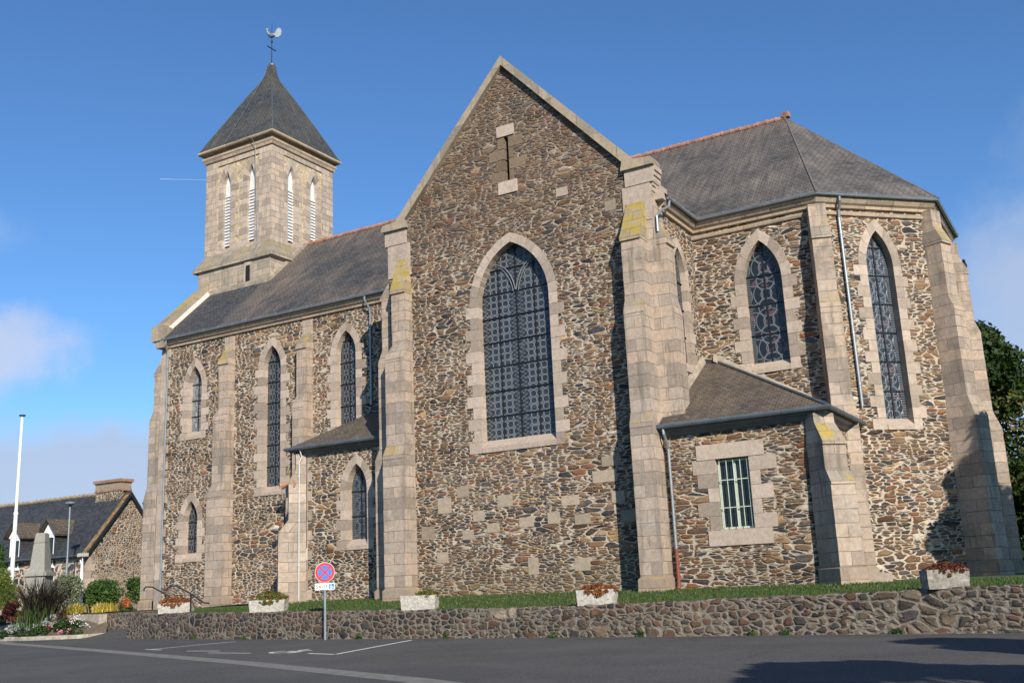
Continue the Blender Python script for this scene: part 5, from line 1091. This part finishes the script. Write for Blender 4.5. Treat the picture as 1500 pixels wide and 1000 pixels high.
def tuft(name, label, cat, x_, y_, z_, n, L_, spread, mat, seed, w=.012, group=None, droop=.6, basew=.25):
    r = np.random.default_rng(seed); seg = 4; V = []; T = []
    for i in range(n):
        a = r.uniform(0, 6.283); l = L_ * r.uniform(.55, 1.1); le = spread * r.uniform(.1, 1.0); bx = np.array([x_ + r.normal() * basew, y_ + r.normal() * basew, z_]); dh = np.array([math.cos(a), math.sin(a), 0]); sd_ = np.array([-math.sin(a), math.cos(a), 0]) * w; t_ = r.random(); P = []
        for k in range(seg + 1):
            f = k / seg; P.append(bx + dh * le * l * f ** 1.5 + np.array([0, 0, l * (f - droop * le * f ** 2.6 * .55)]))
        for k in range(seg):
            w0, w1 = 1 - (k / seg) ** 2 * .9, 1 - ((k + 1) / seg) ** 2 * .9; V += [P[k] - sd_ * w0, P[k] + sd_ * w0, P[k + 1] + sd_ * w1, P[k + 1] - sd_ * w1]; T.append(t_)
    return tag(np_mesh(name, np.array(V), 4, M[mat], np.array(T)), label, cat, group)
tuft('fountain_grass', 'large clump of arching dark purple grass in the flower bed', 'ornamental grass', -47.2, 33.35, .75, 430, 2.6, .95, 'lf_purple', 31, .034, basew=.36, droop=.8)
tuft('strap_grass', 'green strap leaves at the foot of the purple grass', 'ornamental grass', -47.0, 33.0, .6, 240, 1.25, .6, 'lf_mid', 32, .02, basew=.38)
GY = 'yellow grass tufts on the garden wall'
tuft('yellow_tuft', 'bright yellow grass tuft in front of the pale grey green shrub', 'grass tuft', -48.75, 36.4, 1.1, 300, .60, 1.0, 'lf_yellow', 33, .018, GY, basew=.24)
tuft('yellow_tuft', 'broader yellow grass tuft in front of the wide dark green shrub', 'grass tuft', -46.95, 36.95, 1.12, 360, .58, 1.0, 'lf_yellow', 34, .018, GY, basew=.28)
shrub('orange_flowers', 'clump of orange flowers beside the broad yellow tuft', 'flowers', cl(-45.9, 37.3, 1.45, .38, .38, .42, 10, 8, .4), 420, .05, 'fl_orange', 35)
shrub('flower_foliage', 'upright green leaves under the orange flowers', 'plants', cl(-45.9, 37.35, 1.35, .42, .4, .38, 10, 9, .4), 1500, .04, 'lf_mid', 36)
shrub('wine_shrub', 'dark wine red foliage plant at the left of the flower bed', 'plants', cl(-48.9, 33.0, 1.35, .8, .5, .6, 12, 10, .4), 2200, .06, 'lf_wine', 37)
rb = np.random.default_rng(3)
def bed(name, label, cat, pts, r_, n, size, mat, seed, kind='stuff'):
    r = random.Random(seed); c_ = []
    for x_, y_, z_ in pts:
        for i in range(7): c_.append((x_ + r.uniform(-1, 1) * r_, y_ + r.uniform(-1, 1) * r_ * .6, z_ + r.uniform(-.1, .1), r_ * .45, r_ * .4, r_ * .38))
    return tag(leafmesh(name, c_, n, size, M[mat], seed, up=.5, shell=.2), label, cat, kind=kind)
bed('silver_plants', 'low silver white foliage in front of the purple grass', 'plants', [(-48.6, 32.7, .55), (-47.9, 32.8, .65), (-46.9, 32.75, .62), (-46.3, 33.0, .72), (-46.6, 33.4, .95)], .38, 4200, .045, 'lf_silver', 41)
bed('bedding_greenery', 'dark green bedding foliage along the front of the flower bed', 'plants', [(-48.6, 32.4, .28), (-47.6, 32.4, .3), (-46.8, 32.4, .32), (-46.0, 32.6, .38), (-45.4, 33.2, .6), (-44.9, 33.6, .62), (-45.6, 33.6, .85), (-44.5, 33.2, .3)], .42, 5600, .045, 'lf_dark', 42)
bed('white_flowers', 'white flowers scattered on the right side of the flower bed', 'flowers', [(-45.2, 33.9, .98), (-44.7, 33.8, .85), (-45.0, 33.6, .75), (-45.9, 33.4, .8), (-44.4, 33.6, .6)], .36, 300, .032, 'fl_white', 43)
bed('crimson_flowers', 'crimson flowers in the middle of the flower bed', 'flowers', [(-45.6, 33.5, .95), (-46.1, 33.2, .75), (-45.3, 33.5, .8), (-45.8, 33.0, .6)], .34, 240, .036, 'fl_red', 44)
bed('pink_flowers', 'pink flowers low at the right front corner of the bed', 'flowers', [(-44.95, 32.95, .36), (-44.7, 33.05, .38)], .26, 170, .034, 'fl_pink', 45)
bed('rose_flowers', 'a few rose pink flowers at the front of the bed near the kerb', 'flowers', [(-47.3, 32.3, .3), (-46.8, 32.3, .3)], .3, 60, .028, 'fl_pink', 46)

q = MB(); a_, b_ = Vector((-.710, .597, .374)) * 3200, Vector((-.669, .641, .377)) * 3200
q.tube([a_, a_ * .7 + b_ * .3, b_], 1.0, 6, r1=.35); M['vapour'] = plain('vapour', (.30, .40, .52), 1.0, var=.02); tag(q.build('contrail', M['vapour']), 'thin white aircraft trail high in the sky left of the tower', 'contrail', kind='stuff')
